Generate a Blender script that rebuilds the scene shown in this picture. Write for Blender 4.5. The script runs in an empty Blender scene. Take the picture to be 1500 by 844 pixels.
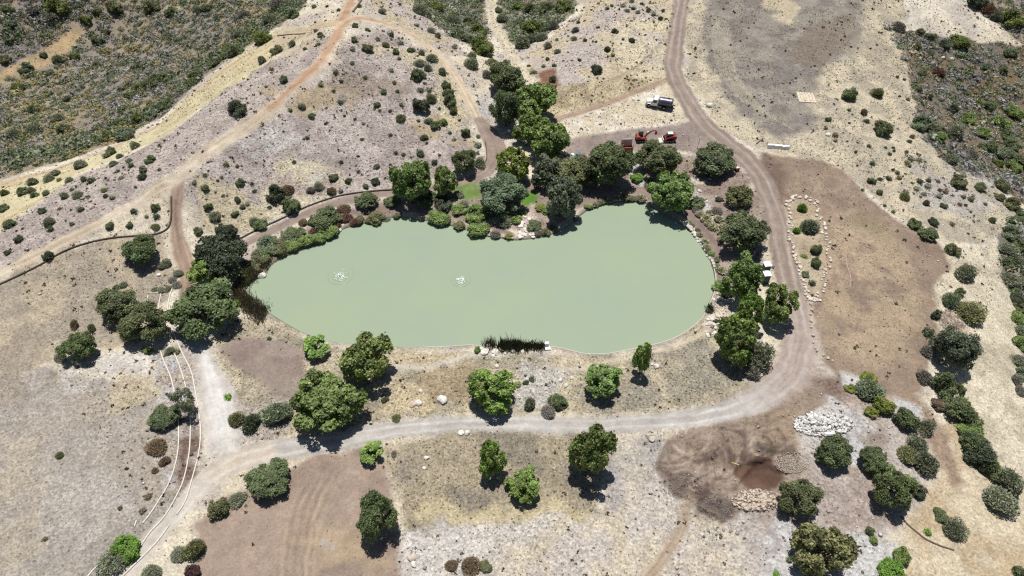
import bpy, math, random
import numpy as np
from mathutils import Vector, Matrix

# ------------------------------------------------------------------ camera, world, sun, exposure
SC = bpy.context.scene
COL = SC.collection
R = math.radians
CAM_H, PITCH, FPX = 95.0, R(47.0), 1000.0        # height, depression, focal length in photo pixels (1500 wide)
SUN_EL, SUN_AZ = R(75.5), R(-7.0)               # azimuth of the sun, measured from +Y towards +X

cam = bpy.data.cameras.new("drone_camera")
cam.sensor_width, cam.lens = 36.0, 24.0
cam.clip_start, cam.clip_end = 1.0, 8000.0
camo = bpy.data.objects.new("drone_camera", cam)
camo.location = (0, 0, CAM_H)
camo.rotation_euler = (R(90) - PITCH, 0, 0)
COL.objects.link(camo)
SC.camera = camo

world = bpy.data.worlds.new("World")
SC.world = world
world.use_nodes = True
wn = world.node_tree
sky = wn.nodes.new("ShaderNodeTexSky")
sky.sky_type = 'NISHITA'
sky.sun_disc = False
sky.sun_elevation = SUN_EL
sky.sun_rotation = SUN_AZ
sky.altitude = 300
sky.dust_density = 1.0
bg = wn.nodes["Background"]
bg.inputs[1].default_value = 0.052
wn.links.new(sky.outputs[0], bg.inputs[0])

sun = bpy.data.lights.new("sun", 'SUN')
sun.energy, sun.angle, sun.color = 5.0, R(0.5), (1.0, 0.96, 0.90)
suno = bpy.data.objects.new("sun", sun)
sdir = Vector((math.sin(SUN_AZ) * math.cos(SUN_EL), math.cos(SUN_AZ) * math.cos(SUN_EL), math.sin(SUN_EL)))
suno.rotation_euler = (-sdir).to_track_quat('-Z', 'Y').to_euler()
suno.location = sdir * 300
COL.objects.link(suno)
vs = SC.view_settings
vs.view_transform, vs.look, vs.exposure, vs.gamma = 'Standard', 'None', 0.14, 1.0
vs.use_curve_mapping = False
SC.cycles.use_denoising = False
SC.cycles.filter_width = 1.25
SC.cycles.max_bounces = 6
SC.cycles.diffuse_bounces = 2
SC.cycles.transparent_max_bounces = 4

# ------------------------------------------------------------------ small numeric helpers
RNG = np.random.default_rng(7)
random.seed(7)
CF = np.array([0, math.cos(PITCH), -math.sin(PITCH)])
CU = np.array([0, math.sin(PITCH), math.cos(PITCH)])

def ray(px, py):
    return np.array([1.0, 0, 0]) * (px - 750) / FPX + CU * (422 - py) / FPX + CF

def sstep(a, b, x):
    t = np.clip((x - a) / (b - a), 0, 1)
    return t * t * (3 - 2 * t)

_TAB = np.random.default_rng(3).random((256, 256))
def vnoise(x, y, seed=0):
    x = x + seed * 17.31; y = y + seed * 9.77
    xi = np.floor(x).astype(np.int64); yi = np.floor(y).astype(np.int64)
    fx = x - xi; fy = y - yi
    fx = fx * fx * (3 - 2 * fx); fy = fy * fy * (3 - 2 * fy)
    a = _TAB[xi & 255, yi & 255]; b = _TAB[(xi + 1) & 255, yi & 255]
    c = _TAB[xi & 255, (yi + 1) & 255]; d = _TAB[(xi + 1) & 255, (yi + 1) & 255]
    return (a * (1 - fx) + b * fx) * (1 - fy) + (c * (1 - fx) + d * fx) * fy

def fbm(x, y, scale, octv=4, seed=0, gain=0.55):
    s = 0.0; a = 1.0; t = 0.0
    for o in range(octv):
        s = s + a * vnoise(x / scale * 2 ** o, y / scale * 2 ** o, seed + o * 5)
        t += a; a *= gain
    return s / t

def lin(c):
    c = np.asarray(c, float) / 255.0
    return np.where(c <= 0.04045, c / 12.92, ((c + 0.055) / 1.055) ** 2.4)

KE = 1.55
def alb(r, g, b):                 # base colour of a surface that shows as this sRGB value in full sun
    c = lin((r, g, b)); y = 0.3 * c[0] + 0.59 * c[1] + 0.11 * c[2]
    return (c * 0.92 + y * 0.08) / KE

def catmull(pts, n=6, closed=False):
    p = np.asarray(pts, float)
    out = []
    m = len(p)
    for i in range(m if closed else m - 1):
        if closed:
            a, b, c, d = p[(i - 1) % m], p[i], p[(i + 1) % m], p[(i + 2) % m]
        else:
            a, b, c, d = p[max(i - 1, 0)], p[i], p[i + 1], p[min(i + 2, m - 1)]
        for k in range(n):
            t = k / n
            out.append(0.5 * (2 * b + (c - a) * t + (2 * a - 5 * b + 4 * c - d) * t * t + (3 * b - a - 3 * c + d) * t ** 3))
    if not closed:
        out.append(p[-1])
    return np.array(out)

# ------------------------------------------------------------------ terrain heights
CTRL = [(120,335,6),(250,262,7),(345,195,9),(420,135,10.5),(480,80,12),(497,38,12),(520,0,11),(0,405,5),(-150,430,3),
 (0,330,2),(100,262,1),(200,215,1.5),(290,150,3),(380,80,6),(440,40,8),
 (0,220,-6),(100,190,-6),(200,140,-6),(300,80,-3),(400,10,3),(-150,250,-6),
 (0,120,-12),(90,60,-11),(180,30,-10),(-150,100,-10),(0,30,-4),(100,-40,0),(300,-60,-2),(-150,0,0),
 (560,60,10),(640,100,7.5),(690,160,4.5),(730,205,2.0),(700,258,1.4),(560,130,8),(500,170,6.5),(420,240,4.5),(560,220,4),(640,200,4),(330,300,3.2),(460,290,2),(560,280,1.5),
 (640,20,1),(690,40,-3),(720,-10,-6),(745,80,0),(780,20,-3),(840,0,1),(850,70,4),(900,30,4),(800,120,2.5),(880,130,3),(960,150,2.5),(830,200,1.6),
 (990,60,3.5),(1000,0,4),(1100,60,3),(1200,20,3.5),(1200,120,2.5),(1280,60,2),(1280,190,2),(1040,180,2.4),(1100,240,1.8),(1130,215,2),
 (1340,100,0),(1450,150,-9),(1400,70,-3),(1480,40,-2),(1500,250,-8),(1600,150,-10),(1650,0,0),(1350,260,0.5),(1430,320,-2),
 (1250,300,1.4),(1200,450,1.0),(1340,400,1.2),(1350,520,0.6),(1400,420,0),(1460,420,-2.5),(1500,450,-7),(1600,450,-9),
 (1140,350,1.4),(1165,470,1.0),(1150,560,0.8),(1000,614,0.8),(760,620,0.8),(540,635,0.8),(340,670,0.8),(230,780,0.8),(310,560,0.9),(265,330,2.4),(270,400,1.2),
 (150,420,2.6),(50,480,2.6),(130,560,2.0),(50,650,2.2),(150,720,1.6),(0,830,1.6),(-150,600,2),(-150,900,1),
 (450,760,0.8),(700,720,0.8),(900,700,0.8),(800,830,0.6),(600,900,0.5),(1000,800,0.5),(1060,690,1.0),(1200,620,0.8),(1250,700,0.2),(1350,650,-0.5),(1250,830,-0.4),(1420,780,-2),(1480,650,-3),(1600,800,-5),(1400,560,-0.5),
 (700,550,0.8),(900,570,0.8),(480,560,0.8),(380,480,0.8),(1060,530,0.8),(330,470,0.9),
 (400,370,0.7),(520,310,0.9),(620,305,0.8),(720,320,0.8),(820,310,0.8),(900,275,1.0),(1000,300,1.0),(1070,380,0.9),(350,400,0.9),
 (500,430,0.6),(700,430,0.6),(900,420,0.6)]
def flat(px, py, z=0.0):
    d = ray(px, py); t = (z - CAM_H) / d[2]
    return np.array([d[0] * t, d[1] * t, z])
_cp = np.array([flat(a, b, h) for a, b, h in CTRL])
def _u(r2):
    return 0.5 * r2 * np.log(r2 + 1e-6)
def _tps():
    n = len(_cp); xy = _cp[:, :2] / 100
    d2 = ((xy[:, None] - xy[None]) ** 2).sum(-1)
    A = np.zeros((n + 3, n + 3)); A[:n, :n] = _u(d2) + 2e-3 * np.eye(n)
    A[:n, n] = 1; A[:n, n + 1:] = xy; A[n, :n] = 1; A[n + 1:, :n] = xy.T
    b = np.zeros(n + 3); b[:n] = _cp[:, 2]
    return np.linalg.solve(A, b)
_w = _tps()
XA, XB, YA, YB = -200.0, 200.0, 18.0, 285.0
# coarse lattice of base heights, looked up bilinearly
_gx = np.arange(XA, XB + 0.1, 2.0); _gy = np.arange(YA, YB + 0.1, 2.0)
def _base_lattice():
    X, Y = np.meshgrid(_gx / 100, _gy / 100)
    xy = _cp[:, :2] / 100; out = np.zeros_like(X)
    for i in range(len(_cp)):
        out += _w[i] * _u((X - xy[i, 0]) ** 2 + (Y - xy[i, 1]) ** 2)
    n = len(_cp)
    return np.clip(out + _w[n] + _w[n + 1] * X + _w[n + 2] * Y, -16, 14)
_GL = _base_lattice()
def bil(gx, gy, G, x, y):
    x = np.clip(x, gx[0], gx[-1]); y = np.clip(y, gy[0], gy[-1])
    i = np.clip(np.searchsorted(gx, x, side='right') - 1, 0, len(gx) - 2)
    j = np.clip(np.searchsorted(gy, y, side='right') - 1, 0, len(gy) - 2)
    fx = (x - gx[i]) / (gx[i + 1] - gx[i]); fy = (y - gy[j]) / (gy[j + 1] - gy[j])
    return (G[j, i] * (1 - fx) + G[j, i + 1] * fx) * (1 - fy) + (G[j + 1, i] * (1 - fx) + G[j + 1, i + 1] * fx) * fy

POND_PX = [(358,426),(362,417),(374,408),(388,399),(398,386),(425,372),(460,357),(488,343),(502,335),(522,329),(546,324),(570,319),(590,317),(612,321),(640,325),(665,331),(690,338),(706,345),(722,346),(738,349),(752,351),(776,349),(800,345),(824,335),(842,322),(849,315),(862,306),(880,299),(904,295),(925,293),(945,297),(966,309),(985,320),(1000,329),(1015,341),(1028,356),(1038,372),(1045,390),(1049,408),(1048,425),(1043,440),(1036,455),(1026,471),(1008,486),(985,499),(955,508),(930,513),(905,518),(885,521),(860,521),(840,517),(820,512),(800,510),(770,508),(745,509),(715,511),(690,508),(660,510),(620,511),(590,511),(560,508),(530,507),(500,505),(470,500),(450,492),(430,483),(410,471),(390,458),(375,446),(363,435)]
POND = np.array([flat(a, b, 0.0)[:2] for a, b in POND_PX])
POND = catmull(POND, 3, True)

def poly_sd(poly, X, Y):          # signed distance, positive inside
    X = np.asarray(X, float); Y = np.asarray(Y, float)
    d2 = np.full(X.shape, 1e18); ins = np.zeros(X.shape, bool)
    n = len(poly)
    for i in range(n):
        ax, ay = poly[i]; bx, by = poly[(i + 1) % n]
        ex, ey = bx - ax, by - ay
        wx, wy = X - ax, Y - ay
        t = np.clip((wx * ex + wy * ey) / (ex * ex + ey * ey + 1e-12), 0, 1)
        d2 = np.minimum(d2, (wx - ex * t) ** 2 + (wy - ey * t) ** 2)
        if ay != by:
            c = ((ay > Y) != (by > Y)) & (X < ex * (Y - ay) / (by - ay) + ax)
            ins ^= c
    d = np.sqrt(d2)
    return np.where(ins, d, -d)

# the sheet's lattice: fine where the photograph looks, coarse out to the horizon
def _axis(a, b, steps):
    out = [a]
    while out[-1] < b:
        out.append(out[-1] + steps(out[-1]))
    return out
_yi = _axis(YA, YB, lambda y: 0.2 + 0.30 * max(0, min(1, (y - 40) / 170)))
_xi = list(np.arange(XA, XB + 0.01, 0.3))
def _ext(last, sgn):
    o = []; s = 4.0; v = last
    while abs(v) < 2500:
        v += sgn * s; s *= 1.35; o.append(v)
    return o
GX = np.array(_ext(XA, -1)[::-1] + _xi + _ext(_xi[-1], 1))
GY = np.array(_ext(YA, -1)[::-1] + _yi + _ext(_yi[-1], 1))
MX, MY = np.meshgrid(GX, GY)
HB = bil(_gx, _gy, _GL, MX, MY)
far = np.maximum(np.maximum(XA - MX, MX - XB), np.maximum(YA - MY, MY - YB))
HB = HB * (1 - sstep(0, 600, far) * 0.6)
# mounds: stockpiles, rubble heaps and the dug hollow
def mound(px, py, rx, ry, h):
    global HB
    c = flat(px, py, 0.8)
    u = ((MX - c[0]) / rx) ** 2 + ((MY - c[1]) / ry) ** 2
    HB = HB + h * np.exp(-u * 1.6) * (0.8 + 0.4 * fbm(MX, MY, 1.6, 3, 71))
for a in ((1204,620,5.0,3.4,1.3),(1110,733,3.6,2.0,0.9),(1015,700,4,4,0.8),(1050,738,5,2.6,1.0),(1165,680,5,4,0.8),(1120,655,4.5,2.5,0.7),(1035,668,2,2,0.5),(1080,640,3,2,0.5),(1233,606,3,2.4,0.7),(1108,694,4.0,3.4,-1.4),(1395,472,2.6,3,0.7),(985,660,2.4,3,0.4)):
    mound(*a)
inner = (far <= 0)
HB += inner * (fbm(MX, MY, 5.0, 4, 11) - 0.5) * 0.30 + inner * (fbm(MX, MY, 0.9, 2, 12) - 0.5) * 0.07
# gullies on the rocky slopes
HB += inner * sstep(2.0, 6.0, HB) * (np.abs(fbm(MX, MY, 9.0, 4, 21) - 0.5) - 0.1) * 1.6
# the pond basin
_px0, _px1 = POND[:, 0].min() - 10, POND[:, 0].max() + 10
_py0, _py1 = POND[:, 1].min() - 10, POND[:, 1].max() + 10
_i0, _i1 = np.searchsorted(GX, [_px0, _px1]); _j0, _j1 = np.searchsorted(GY, [_py0, _py1])
PSD = np.full(MX.shape, -99.0)
PSD[_j0:_j1, _i0:_i1] = poly_sd(POND, MX[_j0:_j1, _i0:_i1], MY[_j0:_j1, _i0:_i1])
_bank = 0.42 - 2.2 * sstep(-0.15, 1.6, PSD)
_near = sstep(-7, -0.3, PSD)
HB = HB * (1 - _near) + _bank * _near

def hgt(x, y):
    return bil(GX, GY, HB, np.asarray(x, float), np.asarray(y, float))

def P(px, py, h=0.0):             # the point h metres over the ground that the photograph shows at this pixel
    d = ray(px, py); z = h + 0.8
    for _ in range(30):
        t = (z - CAM_H) / d[2]
        z = 0.6 * (float(hgt(d[0] * t, d[1] * t)) + h) + 0.4 * z
    t = (z - CAM_H) / d[2]
    return Vector((d[0] * t, d[1] * t, float(hgt(d[0] * t, d[1] * t))))

def mpp(p):                       # metres per photo pixel at a point
    v = np.array([p[0], p[1], p[2] - CAM_H])
    return float(v @ CF) / FPX
def depang(p):
    return math.atan2(CAM_H - p[2], math.hypot(p[0], p[1]))

# ------------------------------------------------------------------ mesh and object helpers
def fast_mesh(name, V, F, col=None, smooth=False):   # F: (n,k) faces of one size
    me = bpy.data.meshes.new(name)
    V = np.asarray(V, np.float32); F = np.asarray(F, np.int32)
    me.vertices.add(len(V)); me.vertices.foreach_set('co', V.ravel())
    k = F.shape[1]
    me.loops.add(F.size); me.loops.foreach_set('vertex_index', F.ravel())
    me.polygons.add(len(F))
    me.polygons.foreach_set('loop_start', np.arange(0, F.size, k, dtype=np.int32))
    if smooth:
        me.polygons.foreach_set('use_smooth', np.ones(len(F), bool))
    me.update(calc_edges=True)
    if col is not None:
        add_col(me, 'Col', col)
    return me

def add_col(me, name, col):
    col = np.asarray(col, np.float32)
    if col.shape[1] == 3:
        col = np.concatenate([col, np.ones((len(col), 1), np.float32)], 1)
    at = me.color_attributes.new(name, 'FLOAT_COLOR', 'POINT')
    at.data.foreach_set('color', np.ascontiguousarray(col).ravel())

def tag(o, label=None, cat=None, group=None, kind=None):
    if label: o['label'] = label
    if cat: o['category'] = cat
    if group: o['group'] = group
    if kind: o['kind'] = kind
    return o

def link(name, me, mat=None, parent=None, loc=None, rot=None, scale=None, color=None):
    o = bpy.data.objects.new(name, me)
    COL.objects.link(o)
    if mat and me is not None and len(me.materials) == 0: me.materials.append(mat)
    if parent: o.parent = parent
    if loc is not None: o.location = loc
    if rot is not None: o.rotation_euler = rot if hasattr(rot, '__len__') else (0, 0, rot)
    if scale is not None: o.scale = scale if hasattr(scale, '__len__') else (scale,) * 3
    if color is not None: o.color = (*color, 1)
    return o

def empty(name, loc, rz=0.0):
    o = bpy.data.objects.new(name, None)
    o.empty_display_size = 0.3
    COL.objects.link(o); o.location = loc; o.rotation_euler = (0, 0, rz)
    return o

class MB:                         # collects boxes, tubes, prisms; build() links them as ONE mesh object
    def __init__(s): s.v = []; s.f = []
    def add(s, vs, fs):
        b = len(s.v); s.v += [tuple(v) for v in vs]; s.f += [tuple(i + b for i in f) for f in fs]; return s
    def box(s, c, d, rz=0.0, ry=0.0, taper=1.0, bev=0.0):
        hx, hy, hz = d[0] / 2, d[1] / 2, d[2] / 2
        M = Matrix.Translation(c) @ Matrix.Rotation(rz, 4, 'Z') @ Matrix.Rotation(ry, 4, 'Y')
        if bev <= 0:
            vs = [M @ Vector((x * hx * (taper if z > 0 else 1), y * hy * (taper if z > 0 else 1), z * hz)) for z in (-1, 1) for y in (-1, 1) for x in (-1, 1)]
            return s.add(vs, [(0, 2, 3, 1), (4, 5, 7, 6), (0, 1, 5, 4), (2, 6, 7, 3), (0, 4, 6, 2), (1, 3, 7, 5)])
        b = min(bev, hx * .9, hy * .9, hz * .9)
        rings = []
        for z, ins in ((-hz, b), (-hz + b, 0), (hz - b, 0), (hz, b)):
            k = taper if z > 0 else 1
            x, y = (hx - ins) * k, (hy - ins) * k
            c2 = b * .6 if ins == 0 else b * .4
            rings.append([M @ Vector(q) for q in ((-x + c2, -y, z), (x - c2, -y, z), (x, -y + c2, z), (x, y - c2, z), (x - c2, y, z), (-x + c2, y, z), (-x, y - c2, z), (-x, -y + c2, z))])
        vs = [v for r in rings for v in r]
        fs = [tuple(range(7, -1, -1)), tuple(range(24, 32))]
        for r in range(3):
            for i in range(8):
                j = (i + 1) % 8
                fs.append((r * 8 + i, r * 8 + j, r * 8 + 8 + j, r * 8 + 8 + i))
        return s.add(vs, fs)
    def tube(s, pts, rad, seg=8, caps=True):
        pts = [Vector(p) for p in pts]; n = len(pts)
        if not hasattr(rad, '__len__'): rad = [rad] * n
        vs, fs = [], []
        up = Vector((0, 0, 1))
        for i, p in enumerate(pts):
            t = (pts[min(i + 1, n - 1)] - pts[max(i - 1, 0)])
            t = t.normalized() if t.length > 1e-9 else Vector((0, 0, 1))
            a = t.cross(up)
            if a.length < 1e-3: a = t.cross(Vector((1, 0, 0)))
            a.normalize(); b = a.cross(t)
            for k in range(seg):
                q = 2 * math.pi * k / seg
                vs.append(p + (a * math.cos(q) + b * math.sin(q)) * rad[i])
        for i in range(n - 1):
            for k in range(seg):
                l = (k + 1) % seg
                fs.append((i * seg + k, i * seg + l, (i + 1) * seg + l, (i + 1) * seg + k))
        if caps:
            fs.append(tuple(range(seg - 1, -1, -1))); fs.append(tuple((n - 1) * seg + k for k in range(seg)))
        return s.add(vs, fs)
    def lathe(s, prof, c=(0, 0, 0), axis='Z', seg=16):   # prof: (radius, along)
        vs, fs = [], []
        for r, h in prof:
            for k in range(seg):
                q = 2 * math.pi * k / seg
                x, y = r * math.cos(q), r * math.sin(q)
                v = {'Z': (x, y, h), 'Y': (x, h, y), 'X': (h, x, y)}[axis]
                vs.append((v[0] + c[0], v[1] + c[1], v[2] + c[2]))
        for i in range(len(prof) - 1):
            for k in range(seg):
                l = (k + 1) % seg
                fs.append((i * seg + k, i * seg + l, (i + 1) * seg + l, (i + 1) * seg + k))
        fs.append(tuple(range(seg - 1, -1, -1))); fs.append(tuple((len(prof) - 1) * seg + k for k in range(seg)))
        return s.add(vs, fs)
    def prism(s, prof, y0, y1):    # profile in x,z swept along y
        n = len(prof)
        vs = [(x, y0, z) for x, z in prof] + [(x, y1, z) for x, z in prof]
        fs = [tuple(range(n)), tuple(range(2 * n - 1, n - 1, -1))] + [(i, n + i, n + (i + 1) % n, (i + 1) % n) for i in range(n)]
        return s.add(vs, fs)
    def mesh(s, name, smooth=False):
        me = bpy.data.meshes.new(name); me.from_pydata(s.v, [], s.f); me.update()
        import bmesh
        bm = bmesh.new(); bm.from_mesh(me); bmesh.ops.recalc_face_normals(bm, faces=bm.faces); bm.to_mesh(me); bm.free()
        if smooth:
            me.polygons.foreach_set('use_smooth', np.ones(len(me.polygons), bool))
        return me
    def build(s, name, mat, parent=None, smooth=False, **k):
        return link(name, s.mesh(name, smooth), mat, parent, **k)

# ------------------------------------------------------------------ materials
def nmat(name):
    m = bpy.data.materials.new(name); m.use_nodes = True
    nt = m.node_tree; return m, nt, nt.nodes["Principled BSDF"]
def nd(nt, t, **kw):
    n = nt.nodes.new(t)
    for k, v in kw.items(): setattr(n, k, v)
    return n
def mth(nt, op, a, b=None, c=None):
    n = nd(nt, "ShaderNodeMath", operation=op)
    for i, v in enumerate((a, b, c)):
        if v is None: continue
        if isinstance(v, (int, float)): n.inputs[i].default_value = v
        else: nt.links.new(v, n.inputs[i])
    return n.outputs[0]
def mrange(nt, v, a, b, c, d):
    n = nd(nt, "ShaderNodeMapRange")
    nt.links.new(v, n.inputs[0])
    for i, q in enumerate((a, b, c, d)): n.inputs[i + 1].default_value = q
    return n.outputs[0]
def noise(nt, co, scale, detail=4, rough=0.6):
    n = nd(nt, "ShaderNodeTexNoise"); n.inputs["Scale"].default_value = scale
    n.inputs["Detail"].default_value = detail; n.inputs["Roughness"].default_value = rough
    nt.links.new(co, n.inputs["Vector"]); return n.outputs["Fac"]
def vscale(nt, col, f):
    n = nd(nt, "ShaderNodeVectorMath", operation='SCALE')
    nt.links.new(col, n.inputs[0]); nt.links.new(f, n.inputs["Scale"]); return n.outputs[0]

def simple_mat(name, rgb, rough=0.6, metal=0.0, wear=0.15, scale=3.0, spec=0.4):
    m, nt, b = nmat(name)
    co = nd(nt, "ShaderNodeTexCoord").outputs["Object"]
    f = mrange(nt, noise(nt, co, scale, 5, 0.65), 0.3, 0.7, 1 - wear, 1 + wear)
    rgbn = nd(nt, "ShaderNodeRGB"); rgbn.outputs[0].default_value = (*rgb, 1)
    nt.links.new(vscale(nt, rgbn.outputs[0], f), b.inputs["Base Color"])
    b.inputs["Roughness"].default_value = rough; b.inputs["Metallic"].default_value = metal
    b.inputs["Specular IOR Level"].default_value = spec
    return m

def tint_mat(name, rough=0.9, translucent=0.0, detail=0.0, dscale=3.0, spec=0.1):   # vertex colour x object colour
    m, nt, b = nmat(name)
    at = nd(nt, "ShaderNodeAttribute", attribute_name='Col')
    oi = nd(nt, "ShaderNodeObjectInfo")
    mul = nd(nt, "ShaderNodeVectorMath", operation='MULTIPLY')
    nt.links.new(at.outputs["Color"], mul.inputs[0]); nt.links.new(oi.outputs["Color"], mul.inputs[1])
    c = mul.outputs[0]
    if detail:
        co = nd(nt, "ShaderNodeTexCoord").outputs["Object"]
        c = vscale(nt, c, mrange(nt, noise(nt, co, dscale, 6, 0.7), 0.3, 0.7, 1 - detail, 1 + detail))
        bp = nd(nt, "ShaderNodeBump"); bp.inputs["Strength"].default_value = 0.6; bp.inputs["Distance"].default_value = 0.1
        nt.links.new(noise(nt, co, dscale * 2, 5, 0.7), bp.inputs["Height"]); nt.links.new(bp.outputs[0], b.inputs["Normal"])
    nt.links.new(c, b.inputs["Base Color"])
    b.inputs["Roughness"].default_value = rough; b.inputs["Specular IOR Level"].default_value = spec
    if translucent:
        tr = nd(nt, "ShaderNodeBsdfTranslucent"); mx = nd(nt, "ShaderNodeMixShader")
        sc = nd(nt, "ShaderNodeVectorMath", operation='MULTIPLY'); sc.inputs[1].default_value = (1.1, 1.25, 0.6)
        nt.links.new(c, sc.inputs[0]); nt.links.new(sc.outputs[0], tr.inputs[0])
        mx.inputs[0].default_value = translucent
        nt.links.new(b.outputs[0], mx.inputs[1]); nt.links.new(tr.outputs[0], mx.inputs[2])
        nt.links.new(mx.outputs[0], nt.nodes["Material Output"].inputs[0])
    return m
M_LEAF = tint_mat("leaf", 0.55, 0.28, spec=0.25)
M_BRUSH = tint_mat("brush_leaf", 0.8, 0.15)
M_STONE = tint_mat("stone", 0.9, 0.0, 0.35, 2.0)
M_BARK = simple_mat("bark", (0.16, 0.12, 0.09), 0.95, wear=0.35, scale=6, spec=0.05)
M_WATTLE = simple_mat("pale_straw_roll", (0.62, 0.58, 0.52), 0.9, wear=0.2, scale=4, spec=0.05)
M_PIPE = simple_mat("dark_fabric_roll", (0.085, 0.07, 0.055), 0.9, wear=0.3, scale=3, spec=0.05)
# ------------------------------------------------------------------ ground: what the soil and dry grass are made of, patch by patch
STRAW, PALE, GREY = alb(214,202,178), alb(224,215,196), alb(190,180,171)
CG = np.zeros(MX.shape + (3,)); CG[:] = STRAW
TUFT = np.full(MX.shape, 0.6); ROCK = np.full(MX.shape, 0.5)
WXo = (fbm(MX, MY, 4.0, 4, 31) - 0.5); WYo = (fbm(MX, MY, 4.0, 4, 47) - 0.5)
BIG = fbm(MX, MY, 22.0, 5, 5); MID = fbm(MX, MY, 7.0, 5, 8); FIN = fbm(MX, MY, 1.3, 3, 9)

def _win(xy, pad):
    a, b = xy.min(0) - pad, xy.max(0) + pad
    i0, i1 = np.searchsorted(GX, [a[0], b[0]]); j0, j1 = np.searchsorted(GY, [a[1], b[1]])
    return slice(j0, j1), slice(i0, i1)
def _blend(w, m, col, tuft, rock, col2, vs, vseed):
    c = np.asarray(col)
    if col2 is not None:
        t = sstep(0.36, 0.64, fbm(MX[w], MY[w], vs, 5, vseed))[..., None]
        c = c * (1 - t) + np.asarray(col2) * t
    CG[w] = CG[w] * (1 - m[..., None]) + c * m[..., None]
    if tuft is not None: TUFT[w] = TUFT[w] * (1 - m) + tuft * m
    if rock is not None: ROCK[w] = ROCK[w] * (1 - m) + rock * m
_seed = [100]
def zone(px, col, col2=None, vs=6.0, soft=0.8, warp=2.0, amt=1.0, tuft=None, rock=None, patch=None):
    _seed[0] += 7
    poly = np.array([tuple(P(a, b)[:2]) for a, b in px])
    w = _win(poly, soft + warp + 1)
    sd = poly_sd(poly, MX[w] + WXo[w] * 2 * warp, MY[w] + WYo[w] * 2 * warp) + (FIN[w] - 0.5) * min(soft, 1.2)
    m = sstep(-soft, soft, sd) * amt
    if patch: m = m * sstep(patch - 0.1, patch + 0.1, fbm(MX[w], MY[w], 5.0, 4, _seed[0]))
    _blend(w, m, col, tuft, rock, col2, vs, _seed[0])
def spot(px, py, rx, ry, col, amt=1.0, **k):     # an irregular round patch, radii in photo pixels
    zone([(px + rx * math.cos(a), py + ry * math.sin(a)) for a in np.linspace(0, 6.283, 11)[:-1]], col, amt=amt, **k)
def strip(pts, col, soft=0.35, warp=0.5, amt=1.0, ruts=None, streak=0.25, tuft=0.0, rock=0.15, edge=None, col2=None, dz=0.0):
    """pts: (px, py, width in photo pixels); ruts: colour of the two wheel tracks; edge: colour of the berm"""
    _seed[0] += 7
    pts = [p if len(p) == 4 else (*p, 1.0) for p in pts]
    sp = catmull(pts, 5)
    g = [P(a, b) for a, b, _, _ in sp]; al = np.clip(sp[:, 3], 0, 1)
    xy = np.array([tuple(p[:2]) for p in g]); hw = np.array([wd * mpp(p) / 2 for (_, _, wd, _), p in zip(sp, g)])
    w = _win(xy, hw.max() + soft + warp + 2)
    X = MX[w] + WXo[w] * 2 * warp; Y = MY[w] + WYo[w] * 2 * warp
    best = np.full(X.shape, 1e9); lat = np.zeros(X.shape); alo = np.zeros(X.shape); hwid = np.ones(X.shape); alpha = np.ones(X.shape)
    L = 0.0
    for i in range(len(xy) - 1):
        ax, ay = xy[i]; ex, ey = xy[i + 1] - xy[i]; l2 = ex * ex + ey * ey + 1e-9; l = math.sqrt(l2)
        t = np.clip(((X - ax) * ex + (Y - ay) * ey) / l2, 0, 1)
        dx, dy = X - ax - ex * t, Y - ay - ey * t
        d = np.hypot(dx, dy); k = d < best
        best = np.where(k, d, best); lat = np.where(k, (dx * ey - dy * ex) / l, lat)
        alo = np.where(k, L + t * l, alo); hwid = np.where(k, hw[i] + (hw[i + 1] - hw[i]) * t, hwid); alpha = np.where(k, al[i] + (al[i + 1] - al[i]) * t, alpha)
        L += l
    e = hwid - best + (FIN[w] - 0.5) * 0.5
    m = sstep(-soft, soft, e) * amt * alpha
    c = np.broadcast_to(np.asarray(col), X.shape + (3,)).copy()
    if col2 is not None:
        t = sstep(0.4, 0.6, fbm(MX[w], MY[w], 9.0, 4, _seed[0]))[..., None]
        c = c * (1 - t) + np.asarray(col2) * t
    u = lat / np.maximum(hwid, 0.1)
    if dz: HB[w] += dz * np.exp(-u * u * 2.2) * alpha * (0.6 + 0.8 * fbm(alo, lat * 3, 1.5, 3, _seed[0]))
    if ruts is not None:
        r = (np.exp(-((np.abs(u + 0.08 * np.sin(alo * .12)) - 0.46) / 0.17) ** 2) * (0.45 + 0.55 * fbm(alo, lat * 5, 6.0, 3, 3)))[..., None]
        c = c * (1 - r) + np.asarray(ruts) * r
    c *= (1 + streak * 2 * (fbm(alo * 0.12, lat * 2.2, 1.0, 4, _seed[0]) - 0.5))[..., None]
    if edge is not None:
        b = (np.exp(-((np.abs(u) - 1.0) / 0.12) ** 2) * amt * alpha * sstep(0.35, 0.6, fbm(alo, lat, 3.0, 3, 5)))
        CG[w] = CG[w] * (1 - b[..., None] * .8) + np.asarray(edge) * b[..., None] * .8
    CG[w] = CG[w] * (1 - m[..., None]) + c * m[..., None]
    TUFT[w] = TUFT[w] * (1 - m) + tuft * m; ROCK[w] = ROCK[w] * (1 - m) + rock * m

# overall mixture of straw, pale straw and grey stony soil
_t = sstep(0.38, 0.62, BIG)[..., None]; CG[:] = STRAW * (1 - _t) + PALE * _t
_t = (sstep(0.46, 0.66, MID) * 0.75)[..., None]; CG[:] = CG * (1 - _t) + GREY * _t

BR1, BR2 = alb(158,142,130), alb(164,146,130)
MAUVE, MAUVE2 = alb(190,179,172), alb(166,154,148)
LGREY = alb(206,202,197)
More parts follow.
